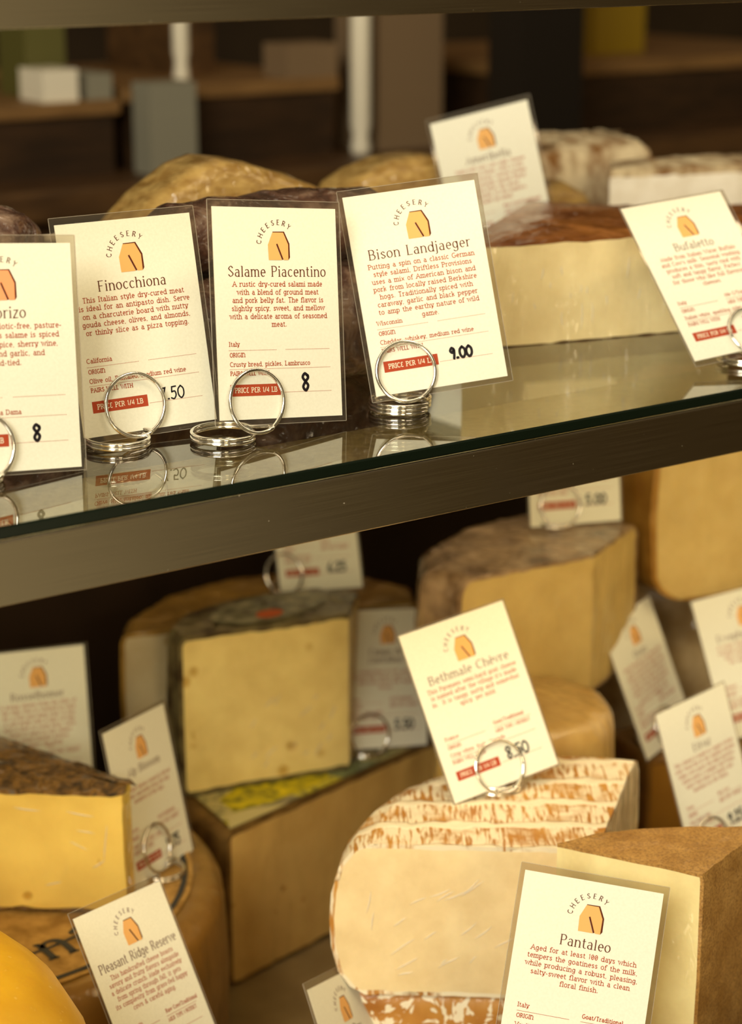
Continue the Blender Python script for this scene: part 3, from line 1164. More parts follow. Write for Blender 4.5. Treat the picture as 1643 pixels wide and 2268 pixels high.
# ================================================================== upper shelf: cheeses and salami
AMBER = speckle_mat('amber_rind', (0.33, 0.18, 0.040), (0.58, 0.38, 0.12), 95, 0.4, 0.4, 0.5, (1, 1, 2.4), 1.0, 0.36, 0.66)


def xz_piece(name, poly, y0, y1, mat, label, cat, group=None, bev=0.008, amp=0.0015, taper=0.0):
    """wrapped wedge: outline in X-Z carried from y0 to y1 with rounded edges"""
    cx = sum(p[0] for p in poly) / len(poly)
    cz = sum(p[1] for p in poly) / len(poly)
    P = []
    for i in range(len(poly)):
        a, b = Vector(poly[i]), Vector(poly[(i + 1) % len(poly)])
        k = max(1, int((b - a).length / 0.007))
        P += [a + (b - a) * q / k for q in range(k)]
    ys = []
    for k in range(5):
        a = PI / 2 * k / 4
        ys.append((y0 + bev * (1 - math.sin(a)), bev * (1 - math.cos(a))))
    front = [(y0 + bev * (1 - math.sin(PI / 2 * k / 4)), bev * (1 - math.cos(PI / 2 * k / 4))) for k in range(4, -1, -1)]
    back = [(y1 - bev * (1 - math.sin(PI / 2 * k / 4)), bev * (1 - math.cos(PI / 2 * k / 4))) for k in range(0, 5)]
    rows = front + [(y0 + (y1 - y0) * f, 0) for f in (.3, .5, .7)] + back
    q = MB()
    rings = []
    for (y, d) in rows:
        f = (y - y0) / (y1 - y0)
        r = []
        for p in P:
            v = Vector((p.x - cx, p.y - cz))
            L = max(v.length, 1e-6)
            v = v * max(0.0, (L - d) / L)
            z = max(cz + v.y * (1 - taper * f), 0.0) if False else cz + v.y
            r.append(jit((cx + v.x * (1 - taper * f), y, max(z, 0.0004)), amp if z > 0.004 else 0))
        rings.append(r)
    for s in (0.66, 0.33):
        base = rings[0] if s == 0.66 else rings[0]
    q.loft(rings)
    o = q.build(name, mat, None, (cx, (y0 + y1) / 2, 0), True)
    return tag(o, label, cat, group)


xz_piece('cheese_wedge', [(.030, 0), (.186, 0), (.182, .058), (.160, .068), (.132, .079), (.106, .088), (.088, .0905), (.074, .087), (.052, .073), (.034, .058)],
         0.172, 0.214, AMBER, 'golden brown wrapped cheese wedge behind the two cards marked 7.50 and 8', 'cheese', 'golden wrapped cheeses', 0.009, 0.0009)
xz_piece('cheese_wedge', [(.215, 0), (.358, 0), (.356, .058), (.335, .0635), (.312, .0675), (.285, .0705), (.262, .069), (.244, .0635), (.230, .056), (.220, .044)],
         0.262, 0.300, AMBER, 'golden wrapped cheese wedge partly hidden by the tilted card at the back', 'cheese', 'golden wrapped cheeses', 0.009, 0.0009)
xz_piece('cheese_chunk', [(.372, 0), (.425, 0), (.421, .034), (.400, .046), (.376, .044)],
         0.265, 0.30, AMBER, 'small amber cheese chunk between the tilted back card and the white cheeses', 'cheese')

# brown rind wedge
R_BROWN = speckle_mat('brown_rind', srgb(126, 66, 20), srgb(190, 120, 48), 34, 0.4, 0.45, 0.35, (1, 1, 1), 0.75)
P_CREAM = paste_mat('pale_cream_paste', srgb(232, 216, 168), 0, 0.55)
t = thing('cheese_wedge', 'large cream wedge with orange-brown rind, between the 9.00 card and the right-hand card', 'cheese', (0.27, 0.10, 0))
cheese_piece(t, [(.166, .073), (.318, .038), (.368, .112), (.335, .147), (.304, .188), (.200, .106)], ['c', 'c', 'r', 'r', 'c', 'c'],
             0.0005, 0.051, [(0, .002), (.06, 0), (.5, -.001), (.94, 0), (1, .003)], 0.0024, R_BROWN, P_CREAM, 0.0009, 0.004, base_rind=False)
crease_glints(t, (.166, .073), (.318, .038), 0.0, [(u, h, l, a) for u, h, l, a in (
    (.044, .036, .006, 2), (.055, .037, .005, -2), (.093, .036, .011, 1), (.066, .027, .004, 4), (.070, .026, .004, 0), (.060, .024, .003, 8), (.073, .014, .011, -3), (.067, .013, .014, 2),
    (.056, .012, .008, -6), (.049, .030, .003, 3), (.100, .022, .006, 2), (.040, .020, .004, -4), (.081, .020, .005, 3), (.110, .030, .005, 0), (.028, .025, .006, 2))])

t = thing('cheese_wedge', 'orange-brown rinded cheese showing at the right edge behind the tilted right-hand card', 'cheese', (0.44, 0.10, 0))
cheese_piece(t, [(.385, .070), (.52, .040), (.55, .13), (.40, .15)], ['c', 'c', 'r', 'r'], 0.0005, 0.044,
             [(0, .002), (.06, 0), (.5, -.001), (.94, 0), (1, .003)], 0.0032, R_BROWN, P_CREAM, 0.0009, 0.003)

# bloomy white cheeses
R_BLOOM = speckle_mat('bloomy_rind', srgb(128, 88, 44), srgb(214, 196, 160), 60, 0.8, 0.2, 0.6, (1, 1, 0.6), 0.0, 0.36, 0.60)
P_BLOOM = speckle_mat('white_mould', srgb(226, 216, 196), srgb(244, 238, 224), 45, 0.8, 0.2, 0.2)
SOFT = shoulder(0.07, 0.012, 0.002)
for (foot, kk, z1, lab) in (
        ([(.412, .322), (.510, .306), (.54, .372), (.45, .402)], ['r', 'r', 'r', 'r'], .0615, 'white bloomy cheese block with brown flecks, behind the other white cheeses'),
        ([(.420, .249), (.527, .213), (.572, .255), (.460, .293)], ['c', 'r', 'r', 'c'], .054, 'middle white cheese block with a bright white cut face, behind the tilted right-hand card'),
        ([(.500, .168), (.60, .140), (.63, .172), (.56, .196)], ['c', 'r', 'r', 'c'], .036, 'low white cheese block at the right edge of the upper shelf')):
    cx = sum(p[0] for p in foot) / 4
    cy = sum(p[1] for p in foot) / 4
    t = thing('white_cheese', lab, 'cheese', (cx, cy, 0), 'white bloomy cheeses')
    cheese_piece(t, foot, kk, 0.0005, z1, shoulder(z1, 0.016, 0.001), 0.005, R_BLOOM, P_BLOOM, 0.0016, 0.003)


# salami
def salami_mat():
    m, nt, bs = new_mat('salami_casing')
    v = coords(nt)
    n = noise(nt, v, 55.0, 5.0, 0.6, 0.8)
    n2 = noise(nt, v, 190.0, 3.0)
    c = cramp(nt, n, [(0.34, srgb(34, 18, 14)), (0.5, srgb(92, 56, 42)), (0.66, srgb(176, 148, 126))])
    nt.links.new(mixc(nt, 0.35, c, cramp(nt, n2, [(0.35, srgb(50, 28, 22)), (0.7, srgb(126, 92, 72))])), bs.inputs['Base Color'])
    bs.inputs['Roughness'].default_value = 0.5
    nt.links.new(bump(nt, n, 0.9, 0.004), bs.inputs['Normal'])
    wrap_coat(nt, bs, 1.0, 55.0, 1.0, 0.09, (1, 1, 1))
    return m


M_SALAMI = salami_mat()


def salami(p0, p1, r, sag, label):
    a, b = Vector(p0), Vector(p1)
    n = 46
    pts, rad = [], []
    for i in range(n + 1):
        t = i / n
        p = a + (b - a) * t
        p.z += sag * math.sin(PI * t)
        pts.append(p)
        e = min(t, 1 - t) * 2
        rad.append(r * min(1.0, (e * 4.2) ** 0.5 if e > 0 else 0.0) if e < 0.238 else r)
    ax = (b - a).normalized()
    u = ax.cross(Vector((0, 0, 1))).normalized()
    w = u.cross(ax)
    rings = []
    for p, q in zip(pts, rad):
        ring = []
        for k in range(28):
            an = 2 * PI * k / 28
            d = u * math.cos(an) + w * math.sin(an)
            nz = mnoise.noise(Vector((p * 60.0) + d * 1.2)) * 0.10 + mnoise.noise(Vector((p * 160.0) + d * 2.6)) * 0.05
            ring.append(p + d * max(q, 0.0015) * (1 + nz))
        rings.append(ring)
    q = MB()
    q.loft(rings)
    # tied tail
    vs, fs = tube([b, b + ax * 0.006, b + ax * 0.012 + Vector((0, 0, 0.003))], 0.0022, 8)
    t = thing('salami', label, 'salami', ((a + b) / 2).to_tuple(), 'wrinkled dark salami behind the cards')
    q.build('casing', M_SALAMI, t, t.location, True)
    s = MB(); s.add(vs, fs)
    s.build('string_tail', flat_mat('string', (0.5, 0.42, 0.3), 0.9), t, t.location, True)


salami((-.235, .102, .027), (-.030, .108, .027), .0265, 0, 'dark wrinkled salami lying lowest at the far left behind the cut-off card')
salami((-.225, .160, .031), (-.015, .166, .031), .0300, 0.002, 'thicker dark salami at the back of the far left pile')
salami((-.022, .066, .0265), (.120, .062, .0265), .026, 0, 'glossy dark salami just behind the gap between the 7.50 and 8 cards')
salami((.008, .118, .027), (.150, .112, .027), .0265, 0, 'dark salami behind the upright 8 card, touching the golden wedge')
salami((-.005, .094, .066), (.135, .087, .066), .0175, 0.002, 'thin dark salami riding on the two behind the upright 8 card')
salami((-.200, .133, .0700), (-.030, .137, .0660), .0165, 0.003, 'thin dark salami stacked on the two at the far left')

# ================================================================== lower shelf: cheeses
D0 = -0.3995
# wheel with the flowered paper label (bottom middle)
R_OLIVE = speckle_mat('olive_rind', srgb(88, 62, 26), srgb(132, 100, 48), 60, 0.6, 0.3, 0.4)
P_TAN = paste_mat('tan_paste', srgb(208, 172, 100), 0.22, 0.35, 90.0)
t = thing('cut_cheese', 'cut cheese with a flowered paper label on top, lying under the tall holed wedge', 'cheese', (0.2, 0.29, -0.40))
cheese_piece(t, [(.100, .203), (.318, .250), (.335, .32), (.30, .385), (.2, .41), (.12, .37), (.094, .28)], ['c', 'r', 'r', 'r', 'r', 'r', 'r'],
             D0, -0.300, shoulder(.0995, .006), 0.003, R_OLIVE, P_TAN, 0.0007)


def label_mat():
    m, nt, bs = new_mat('flowered_paper')
    v = coords(nt, (1, 1, 0.01))
    vo = nt.nodes.new('ShaderNodeTexVoronoi')
    vo.inputs['Scale'].default_value = 26
    nt.links.new(v, vo.inputs['Vector'])
    s = nt.nodes.new('ShaderNodeSeparateColor')
    nt.links.new(vo.outputs['Color'], s.inputs[0])
    c = cramp(nt, s.outputs[0], [(0.0, srgb(150, 138, 112)), (0.34, srgb(120, 128, 84)), (0.55, srgb(206, 190, 40)), (0.70, srgb(196, 182, 120)), (0.93, srgb(186, 84, 26))])
    nt.nodes[-1].color_ramp.interpolation = 'CONSTANT' if hasattr(nt.nodes[-1], 'color_ramp') else 'LINEAR'
    n = noise(nt, v, 220.0, 4.0)
    c2 = mixc(nt, cramp(nt, n, [(0.45, (0, 0, 0)), (0.62, (0.75, 0.75, 0.75))]), c, srgb(92, 96, 58))
    nt.links.new(c2, bs.inputs['Base Color'])
    bs.inputs['Roughness'].default_value = 0.6
    wrap_coat(nt, bs, 0.6)
    return m


M_FLOWER = label_mat()


def sheet(name, poly, z, mat, parent, rim=0.0003):
    q = MB()
    n = len(poly)
    q.add([(p[0], p[1], z) for p in poly] + [(p[0], p[1], z + rim) for p in poly],
          [tuple(range(2 * n - 1, n - 1, -1))[::-1]] + [(k, (k + 1) % n, n + (k + 1) % n, n + k) for k in range(n)])
    return q.build(name, mat, parent, parent.location)


sheet('paper_label', [(.106, .2075), (.20, .2275), (.308, .2515), (.318, .32), (.26, .37), (.17, .36), (.115, .31)], -0.2995 + 0.0006, M_FLOWER, t)
# yellow sunburst patch of the label
sheet('label_patch', [(.118, .224), (.142, .2225), (.172, .2275), (.192, .2335), (.197, .2475), (.170, .2545), (.136, .2525), (.119, .243)], -0.2986, speckle_mat('yellow_print', srgb(120, 116, 30), srgb(222, 200, 20), 160, 0.6), t)
sheet('label_patch', [(.104, .2065), (.150, .2155), (.128, .2220), (.112, .2215)], -0.2986, flat_mat('cream_print', srgb(200, 186, 128), 0.6), t)

# tall holed wedge on the labelled wheel
R_GREENISH = speckle_mat('green_brown_rind', srgb(58, 44, 22), srgb(120, 108, 70), 70, 0.45, 0.4, 0.5, (1, 1, 1), 0.8)
P_HOLE = paste_mat('holed_paste', srgb(234, 212, 140), 0.28, 0.45, 62.0)
t = thing('cheese_wedge', 'tall pale yellow cheese wedge with small holes, standing on the flowered label', 'cheese', (0.16, 0.27, -0.298))
cheese_piece(t, [(.103, .2585), (.208, .235), (.238, .268), (.218, .292), (.172, .304), (.128, .297), (.106, .279)], ['c', 'c', 'r', 'r', 'r', 'r', 'r'],
             -0.2980, -0.1965, [(0, .003), (.05, .0005), (.5, -.0005), (.95, .0005), (1, .004)], 0.0028, R_GREENISH, P_HOLE, 0.0012, 0.002)
random.seed(5)
crease_glints(t, (.103, .2585), (.208, .235), -0.298, [(random.uniform(.045, .100), random.uniform(.010, .055), random.uniform(.004, .011), random.uniform(25, 50)) for k in range(14)])

sheet('paper_label', arc(.172, .268, .040, 0, 330, 14, .020), -0.1945, speckle_mat('sage_print', srgb(62, 58, 34), srgb(150, 144, 112), 90, 0.6, 0.3, 0, (1, 1, 1), 0.7), t)
sheet('label_patch', arc(.166, .258, .009, 0, 330, 10, .006), -0.1940, flat_mat('orange_print', srgb(190, 84, 30), 0.6), t)

# back left wheel
R_OCHRE = speckle_mat('ochre_rind', srgb(122, 90, 34), srgb(160, 124, 56), 40, 0.4, 0.4, 0.2, (1, 1, 1), 0.7)
P_GREY = paste_mat('grey_cream_paste', srgb(196, 180, 146), 0.25, 0.3, 60.0)
t = thing('cut_cheese', 'big ochre-rinded half wheel behind the tall holed wedge', 'cheese', (0.2, 0.33, -0.299))
cheese_piece(t, [(.100, .326), (.288, .274), (.303, .30), (.288, .34), (.252, .372), (.21, .384), (.16, .377), (.12, .353)], ['c', 'r', 'r', 'r', 'r', 'r', 'r', 'r'],
             -0.2990, -0.2145, shoulder(.085, .007, .001), 0.003, R_OCHRE, P_GREY, 0.0007, 0.001)

# back right wheel: mottled wrapped rind, two cut faces
R_MOTTLE = speckle_mat('mottled_rind', srgb(96, 66, 36), srgb(190, 160, 122), 38, 0.35, 0.5, 0.5, (1, 1, 1), 1.0, 0.36, 0.62)
P_DUSK = paste_mat('straw_paste', srgb(204, 176, 108), 0.0, 0.35)
t = thing('cut_cheese', 'large cut cheese with brown mottled wrapped rind, under the card at the shelf rail', 'cheese', (0.3, 0.18, -0.24))
cheese_piece(t, [(.218, .140), (.312, .1325), (.378, .166), (.362, .206), (.33, .228), (.285, .226), (.236, .203), (.214, .170)], ['c', 'c', 'r', 'r', 'r', 'r', 'r', 'r'],
             -0.2400, -0.1505, shoulder(.09, .012, .002), 0.003, R_MOTTLE, P_DUSK, 0.001, 0.001)
t = thing('cut_cheese', 'tan cheese underneath the large mottled one, mostly hidden', 'cheese', (0.3, 0.18, -0.40))
cheese_piece(t, arc(.305, .188, .048, 0, 360, 20, .036)[:-1], ['r'] * 20, D0, -0.2405, shoulder(.16, .01, .001), 0.003, R_OCHRE, P_DUSK, 0.0006)

# rounded cream wheel at the right, and the pale one it rests on
R_GOLD = speckle_mat('gold_rind', srgb(150, 104, 36), srgb(196, 152, 72), 26, 0.4, 0.4, 0.15, (1, 1, 1), 0.6)
P_RIGHT = paste_mat('rounded_cream_paste', srgb(218, 190, 122), 0.0, 0.5)
t = thing('cut_cheese', 'rounded cream cheese half with golden rind, high at the right edge under the rail', 'cheese', (0.48, 0.22, -0.206))
cheese_piece(t, [(.385, .160), (.60, .118), (.62, .25), (.50, .31), (.40, .26)], ['c', 'c', 'r', 'r', 'r'], -0.2055, -0.088, shoulder(.1175, .026, .002), 0.004, R_GOLD, P_RIGHT, 0.0008, 0.001)
R_PALE = speckle_mat('pale_rind', srgb(150, 122, 76), srgb(206, 184, 142), 30, 0.4, 0.4, 0.3, (1, 1, 1), 0.9)
t = thing('cut_cheese', 'pale wrapped round cheese below the rounded cream half, right side', 'cheese', (0.52, 0.25, -0.40))
cheese_piece(t, arc(.530, .262, .100, 0, 360, 26, .075)[:-1], ['r'] * 26, D0, -0.2065, shoulder(.193, .03, .004), 0.004, R_PALE, P_RIGHT, 0.0012)

# dark amber block carrying the narrow card
t = thing('cheese_block', 'dark amber cheese block under the narrow turned card', 'cheese', (0.37, 0.16, -0.40))
cheese_piece(t, [(.357, .126), (.388, .114), (.422, .150), (.416, .176), (.372, .180)], ['c', 'c', 'r', 'r', 'r'], D0, -0.2920, shoulder(.1075, .006), 0.003,
             speckle_mat('dark_amber_rind', srgb(96, 62, 18), srgb(128, 88, 30), 30, 0.45, 0.4, 0.2, (1, 1, 1), 0.6), paste_mat('amber_paste', srgb(150, 104, 30), 0, 0.4), 0.0007)
t = thing('cheese_block', 'brown cheese block at the right edge under the pinkish card', 'cheese', (0.43, 0.08, -0.40))
cheese_piece(t, [(.372, .078), (.47, .040), (.50, .10), (.41, .125)], ['c', 'c', 'r', 'r'], D0, -0.2755, shoulder(.124, .008), 0.003, R_OCHRE, P_DUSK, 0.0007)
t = thing('cheese_block', 'low straw cheese hidden behind the brown-topped wedge, under the leaning right card', 'cheese', (0.29, 0.0, -0.40))
cheese_piece(t, [(.262, .008), (.312, -.030), (.352, .000), (.300, .040)], ['c', 'c', 'r', 'r'], D0, -0.2955, shoulder(.104, .006), 0.003, R_OCHRE, P_DUSK, 0.0007)

# smooth tan dome behind the washed rind quarter
t = thing('cut_cheese', 'smooth tan wrapped cheese dome behind the striped orange rind', 'cheese', (0.24, 0.10, -0.40))
cheese_piece(t, arc(.236, .100, .053, 0, 360, 24, .047)[:-1], ['r'] * 24, D0, -0.2135, shoulder(.186, .016, .002), 0.003,
             speckle_mat('smooth_tan_rind', srgb(176, 138, 74), srgb(206, 170, 100), 22, 0.35, 0.45, 0.1, (1, 1, 1), 0.9), P_DUSK, 0.0006, 0.004)


# striped washed rind quarter and the one below it
def washed_mat(name, stripes, seed=0.0):
    m, nt, bs = new_mat(name)
    rot = -math.atan2(0.5756, 0.8177)
    t = nt.nodes.new('ShaderNodeTexCoord')
    mp = nt.nodes.new('ShaderNodeMapping')
    mp.inputs['Rotation'].default_value = (0, 0, -rot)
    mp.inputs['Location'].default_value = (seed, seed * 0.7, 0)
    nt.links.new(t.outputs['Object'], mp.inputs['Vector'])
    v = mp.outputs['Vector']
    # broad raised lines (mould of the cloth) run across the view
    wv = nt.nodes.new('ShaderNodeTexWave')
    wv.bands_direction = 'Y'
    wv.inputs['Scale'].default_value = 12.5
    wv.inputs['Distortion'].default_value = 1.6
    wv.inputs['Detail'].default_value = 2.0
    wv.inputs['Detail Scale'].default_value = 6.0
    nt.links.new(v, wv.inputs['Vector'])
    lines = cramp(nt, wv.outputs['Fac'], [(0.80, (0, 0, 0)), (0.92, (1, 1, 1))])
    # short ticks between them
    mp2 = nt.nodes.new('ShaderNodeMapping')
    mp2.inputs['Scale'].default_value = (470, 60, 60)
    nt.links.new(v, mp2.inputs['Vector'])
    tick = noise(nt, mp2.outputs['Vector'], 1.0, 2.0, 0.5, 0.3)
    ticks = cramp(nt, tick, [(0.40, (0, 0, 0)), (0.52, (1, 1, 1))])
    blot = noise(nt, v, 42.0, 4.0, 0.6)
    bl = cramp(nt, blot, [(0.34, (0.0, 0.0, 0.0)), (0.52, (1, 1, 1))])
    base = cramp(nt, noise(nt, v, 30.0, 3.0), [(0.3, srgb(164, 102, 30)), (0.7, srgb(204, 148, 66))])
    white = srgb(240, 226, 194)
    c = mixc(nt, mixc(nt, 1.0, ticks, bl, 'MULTIPLY'), base, white)
    if stripes:
        c = mixc(nt, lines, c, white)
    else:
        sc = noise(nt, v, 70.0, 2.0, 0.5, 2.5)
        c = mixc(nt, cramp(nt, sc, [(0.54, (0, 0, 0)), (0.58, (1, 1, 1))]), base, white)
    nt.links.new(c, bs.inputs['Base Color'])
    bs.inputs['Roughness'].default_value = 0.6
    nt.links.new(bump(nt, lines if stripes else blot, 0.5, 0.002, bump(nt, tick, 0.4, 0.0008)), bs.inputs['Normal'])
    wrap_coat(nt, bs, 0.25, 30.0, 0.4, 0.2)
    return m


Dx, Dy = 0.146, -0.062
P_PEACH = paste_mat('peach_paste', srgb(244, 221, 172), 0, 0.55)
R_WASH = washed_mat('washed_rind', True)
R_WASH2 = washed_mat('washed_rind_streaked', False, 0.3)
quarter = [(Dx, Dy)] + arc(Dx, Dy, .126, 38, 142, 16)
t = thing('cut_cheese', 'quarter wheel with orange and white striped rind, the 8.50 card standing on it', 'cheese', (0.14, 0.02, -0.295))
cheese_piece(t, quarter, ['c'] + ['r'] * 16 + ['c'], -0.2945, -0.2140, BULGE, 0.0022, R_WASH, P_PEACH, 0.0006, 0.0005)
random.seed(3)
crease_glints(t, (.0467, .0156), (Dx, Dy), -0.2945, [(random.uniform(.02, .075), random.uniform(.016, .060), random.uniform(.004, .015), random.uniform(42, 66)) for k in range(15)]
        + [(.018, .050, .012, 12), (.020, .040, .010, 10), (.084, .03, .012, 60), (.036, .012, .008, 70)])

t = thing('cut_cheese', 'orange and white streaked rind cheese underneath the striped quarter wheel', 'cheese', (0.14, 0.02, -0.40))
cheese_piece(t, [(Dx + .004, Dy - .002)] + arc(Dx + .002, Dy - .002, .1195, 38, 139, 16), ['r'] + ['r'] * 16 + ['r'], D0, -0.2950, shoulder(.1045, .010, .001), 0.003, R_WASH2, P_PEACH, 0.0006)

# brown-topped wedge in front
def crust_mat():
    m, nt, bs = new_mat('crusty_brown_rind')
    v = coords(nt)
    n = noise(nt, v, 60.0, 4.0)
    g = noise(nt, v, 900.0, 3.0, 0.6)
    c = cramp(nt, n, [(0.3, srgb(156, 110, 44)), (0.7, srgb(196, 150, 80))])
    c = mixc(nt, cramp(nt, g, [(0.36, (0.55, 0.55, 0.55)), (0.58, (0, 0, 0))]), c, srgb(96, 58, 18))
    nt.links.new(c, bs.inputs['Base Color'])
    bs.inputs['Roughness'].default_value = 0.6
    nt.links.new(bump(nt, g, 0.5, 0.0012), bs.inputs['Normal'])
    wrap_coat(nt, bs, 0.3, 30.0, 0.4, 0.22)
    return m


R_CRUST = crust_mat()
P_LEMON = paste_mat('lemon_cream_paste', srgb(246, 230, 172), 0, 0.45)
t = thing('cheese_wedge', 'cream wedge with a flat brown crust on top, front right behind the slanting white card', 'cheese', (0.15, -0.1, -0.30))
cheese_piece(t, [(.1095, -.0755), (.143, -.1365), (.205, -.117), (.185, -.106), (.158, -.088), (.136, -.0785)], ['c', 'r', 'r', 'r', 'r', 'c'],
             -0.3000, -0.1950, [(0, .002), (.05, .0003), (.5, 0), (.965, .0002), (1, .0012)], 0.0016, R_CRUST, P_LEMON, 0.0005, 0.0)
t = thing('cheese_block', 'tan cheese supporting the brown-topped wedge, lower right corner', 'cheese', (0.16, -0.1, -0.40))
cheese_piece(t, [(.118, -.0775), (.146, -.130), (.225, -.128), (.220, -.098), (.16, -.0795)], ['c', 'r', 'r', 'r', 'r'],
             D0, -0.3005, shoulder(.099, .004), 0.003, R_OCHRE, P_LEMON, 0.0005)

# tan wheel with the kraft label, herb crusted wedge on it
P_BUTTER = paste_mat('butter_paste', srgb(250, 216, 112), 0.16, 0.65, 46.0, 0.06, 18.0)


def herb_mat():
    m, nt, bs = new_mat('herb_crust')
    v = coords(nt)
    n = noise(nt, v, 120.0, 5.0, 0.65, 1.0)
    c = cramp(nt, n, [(0.30, srgb(40, 28, 12)), (0.45, srgb(96, 68, 28)), (0.56, srgb(150, 108, 42)), (0.68, srgb(120, 112, 104)), (0.8, srgb(196, 150, 66))])
    nt.links.new(c, bs.inputs['Base Color'])
    bs.inputs['Roughness'].default_value = 0.6
    nt.links.new(bump(nt, n, 1.0, 0.004), bs.inputs['Normal'])
    wrap_coat(nt, bs, 0.9, 44.0, 0.9, 0.12)
    return m


R_HERB = herb_mat()
R_TAN = speckle_mat('tan_side_rind', srgb(118, 84, 30), srgb(150, 110, 48), 24, 0.45, 0.4, 0.15, (1, 1, 1), 0.5)
t = thing('cut_cheese', 'wide tan wheel with a kraft paper label on top, under the herb-crusted wedge', 'cheese', (-0.06, 0.22, -0.40))
cheese_piece(t, arc(-.060, .220, .1445, 0, 360, 48)[:-1], ['r'] * 48, D0, -0.2900, shoulder(.1095, .012, .002), 0.003, R_TAN, P_BUTTER, 0.0005, 0.0)
lab = sheet('paper_label', arc(-.060, .220, .128, 0, 352, 44), -0.2892, speckle_mat('kraft_print', srgb(150, 112, 52), srgb(196, 154, 84), 90, 0.7), t)
rg = MB()
for (ra, rb) in ((.122, .125), (.094, .096)):
    va = [(-.060 + ra * math.cos(2 * PI * k / 60), .220 + ra * math.sin(2 * PI * k / 60), -.2884) for k in range(60)]
    vb = [(-.060 + rb * math.cos(2 * PI * k / 60), .220 + rb * math.sin(2 * PI * k / 60), -.2884) for k in range(60)]
    rg.add(va + vb, [(k, (k + 1) % 60, 60 + (k + 1) % 60, 60 + k) for k in range(60)])
rg.f = [tuple(reversed(f)) for f in rg.f]
M_BLUE = flat_mat('slate_print', srgb(70, 68, 62), 0.8, 0.1)
rg.build('label_rings', M_BLUE, t, t.location)
ink = Ink()
for ch, deg in (('n', 272), ('a', 284)):
    a = math.radians(deg)
    ink.glyph(ch, 25.0, 106 * math.cos(a), 106 * math.sin(a), 1.9, 'title', 0, a + PI / 2)
mesh_obj('label_lettering', [(-.060 + p.x * 1e-3, .220 + p.y * 1e-3, -.2882) for p in ink.v],
         [f if (ink.v[f[1]] - ink.v[f[0]]).cross(ink.v[f[2]] - ink.v[f[1]]) > 0 else tuple(reversed(f)) for f in ink.f], M_BLUE, None, t, t.location)

t = thing('cheese_wedge', 'golden yellow cheese wedge crusted with dried herbs on top, left side on the tan wheel', 'cheese', (-0.05, 0.2, -0.288))
cheese_piece(t, [(-.158, .258), (-.0025, .1330), (.009, .145), (.011, .158), (-.018, .250), (-.075, .325)], ['c', 'c', 'c', 'r', 'r', 'c'],
             -0.2875, -0.2195, shoulder(.068, .010, .004), 0.0022, R_HERB, P_BUTTER, 0.0014, 0.003)
crease_glints(t, (-.158, .258), (-.0025, .1330), -0.2875, [(.178, .056, .016, 100), (.180, .046, .010, 104), (.186, .028, .008, 60), (.176, .038, .010, 112), (.150, .058, .014, 96), (.162, .016, .009, 70), (.190, .040, .020, 4)], 0.0003, 0.0003)


# bright yellow wheel, front left
m, nt, bs = new_mat('yellow_wax_rind')
v = coords(nt)
n = noise(nt, v, 22.0, 4.0)
c = cramp(nt, n, [(0.3, srgb(212, 156, 14)), (0.7, srgb(240, 192, 42))])
fl = noise(nt, v, 330.0, 2.0, 0.5)
c = mixc(nt, cramp(nt, fl, [(0.68, (0, 0, 0)), (0.74, (0.55, 0.55, 0.55))]), c, srgb(246, 216, 130))
nt.links.new(c, bs.inputs['Base Color'])
bs.inputs['Roughness'].default_value = 0.42
bs.inputs['Subsurface Weight'].default_value = 0.15
bs.inputs['Subsurface Radius'].default_value = (1, .5, .1)
bs.inputs['Subsurface Scale'].default_value = 0.006
nt.links.new(bump(nt, fl, 0.15, 0.001), bs.inputs['Normal'])
R_YELLOW = m
t = thing('cut_cheese', 'bright yellow smooth rounded wheel in the lower left corner', 'cheese', (-0.2, -0.03, -0.40))
cheese_piece(t, arc(-.236, -.014, .128, 0, 360, 60)[:-1], ['r'] * 60, D0, -0.1830, shoulder(.2165, .060, .004), 0.003, R_YELLOW, P_BUTTER, 0.0005, 0.004)
t = thing('cut_cheese', 'small tan round cheese peeping in at the bottom edge beside the slanted card', 'cheese', (-0.02, 0.01, -0.40))
cheese_piece(t, arc(-.026, .0195, .043, 0, 360, 36)[:-1], ['r'] * 36, D0, -0.3125, shoulder(.087, .010, .001), 0.003, R_TAN, P_BUTTER, 0.0005, 0.002)

# ================================================================== price cards and their wire holders
POSE = {
    'a': (-0.1174, -0.0057, 0.0469, -0.0292, 0.2031, -0.0837),
    'b': (-0.0443, 0.0219, 0.0468, -0.1038, 0.2296, 0.0160),
    'c': (0.0068, -0.0070, 0.0504, -0.0067, 0.2077, -0.1011),
    'd': (0.0816, -0.0094, 0.0536, -0.3911, 0.3200, 0.1027),
    'e': (0.2566, -0.0053, 0.0410, -0.1997, 0.7237, 0.1075),
    'f': (0.3068, 0.2256, 0.0553, -0.8935, 0.1309, 0.2660),
    'g': (0.1463, 0.0296, -0.1691, -0.2354, 0.4319, 0.1824),
    'h': (0.2482, 0.2528, -0.2531, -0.1390, 0.2273, -0.1240),
    'i': (0.2397, 0.3205, -0.1655, -1.0824, 0.1698, 0.2092),
    'j': (0.3421, 0.1876, -0.1054, -0.2955, 0.2159, -0.0207),
    'k': (0.0276, 0.2919, -0.2441, -0.1580, 0.2610, -0.0517),
    'l': (0.0368, 0.1770, -0.2485, 0.5230, 0.2470, -0.0836),
    'm': (0.3759, 0.1493, -0.2476, 0.3033, 0.3785, 0.0697),
    'n': (0.4168, 0.0994, -0.2291, -0.4254, 0.3845, 0.1820),
    'o': (0.3104, 0.0287, -0.2515, 0.1213, 0.3281, 0.0458),
    'p': (-0.0427, 0.0341, -0.2702, 0.4053, 0.5373, -0.1149),
    'q': (0.0446, -0.0126, -0.3193, 0.6699, 0.4466, -0.3074),
    'r': (0.0736, -0.1335, -0.2274, -0.7112, 0.5057, -0.1267),
}
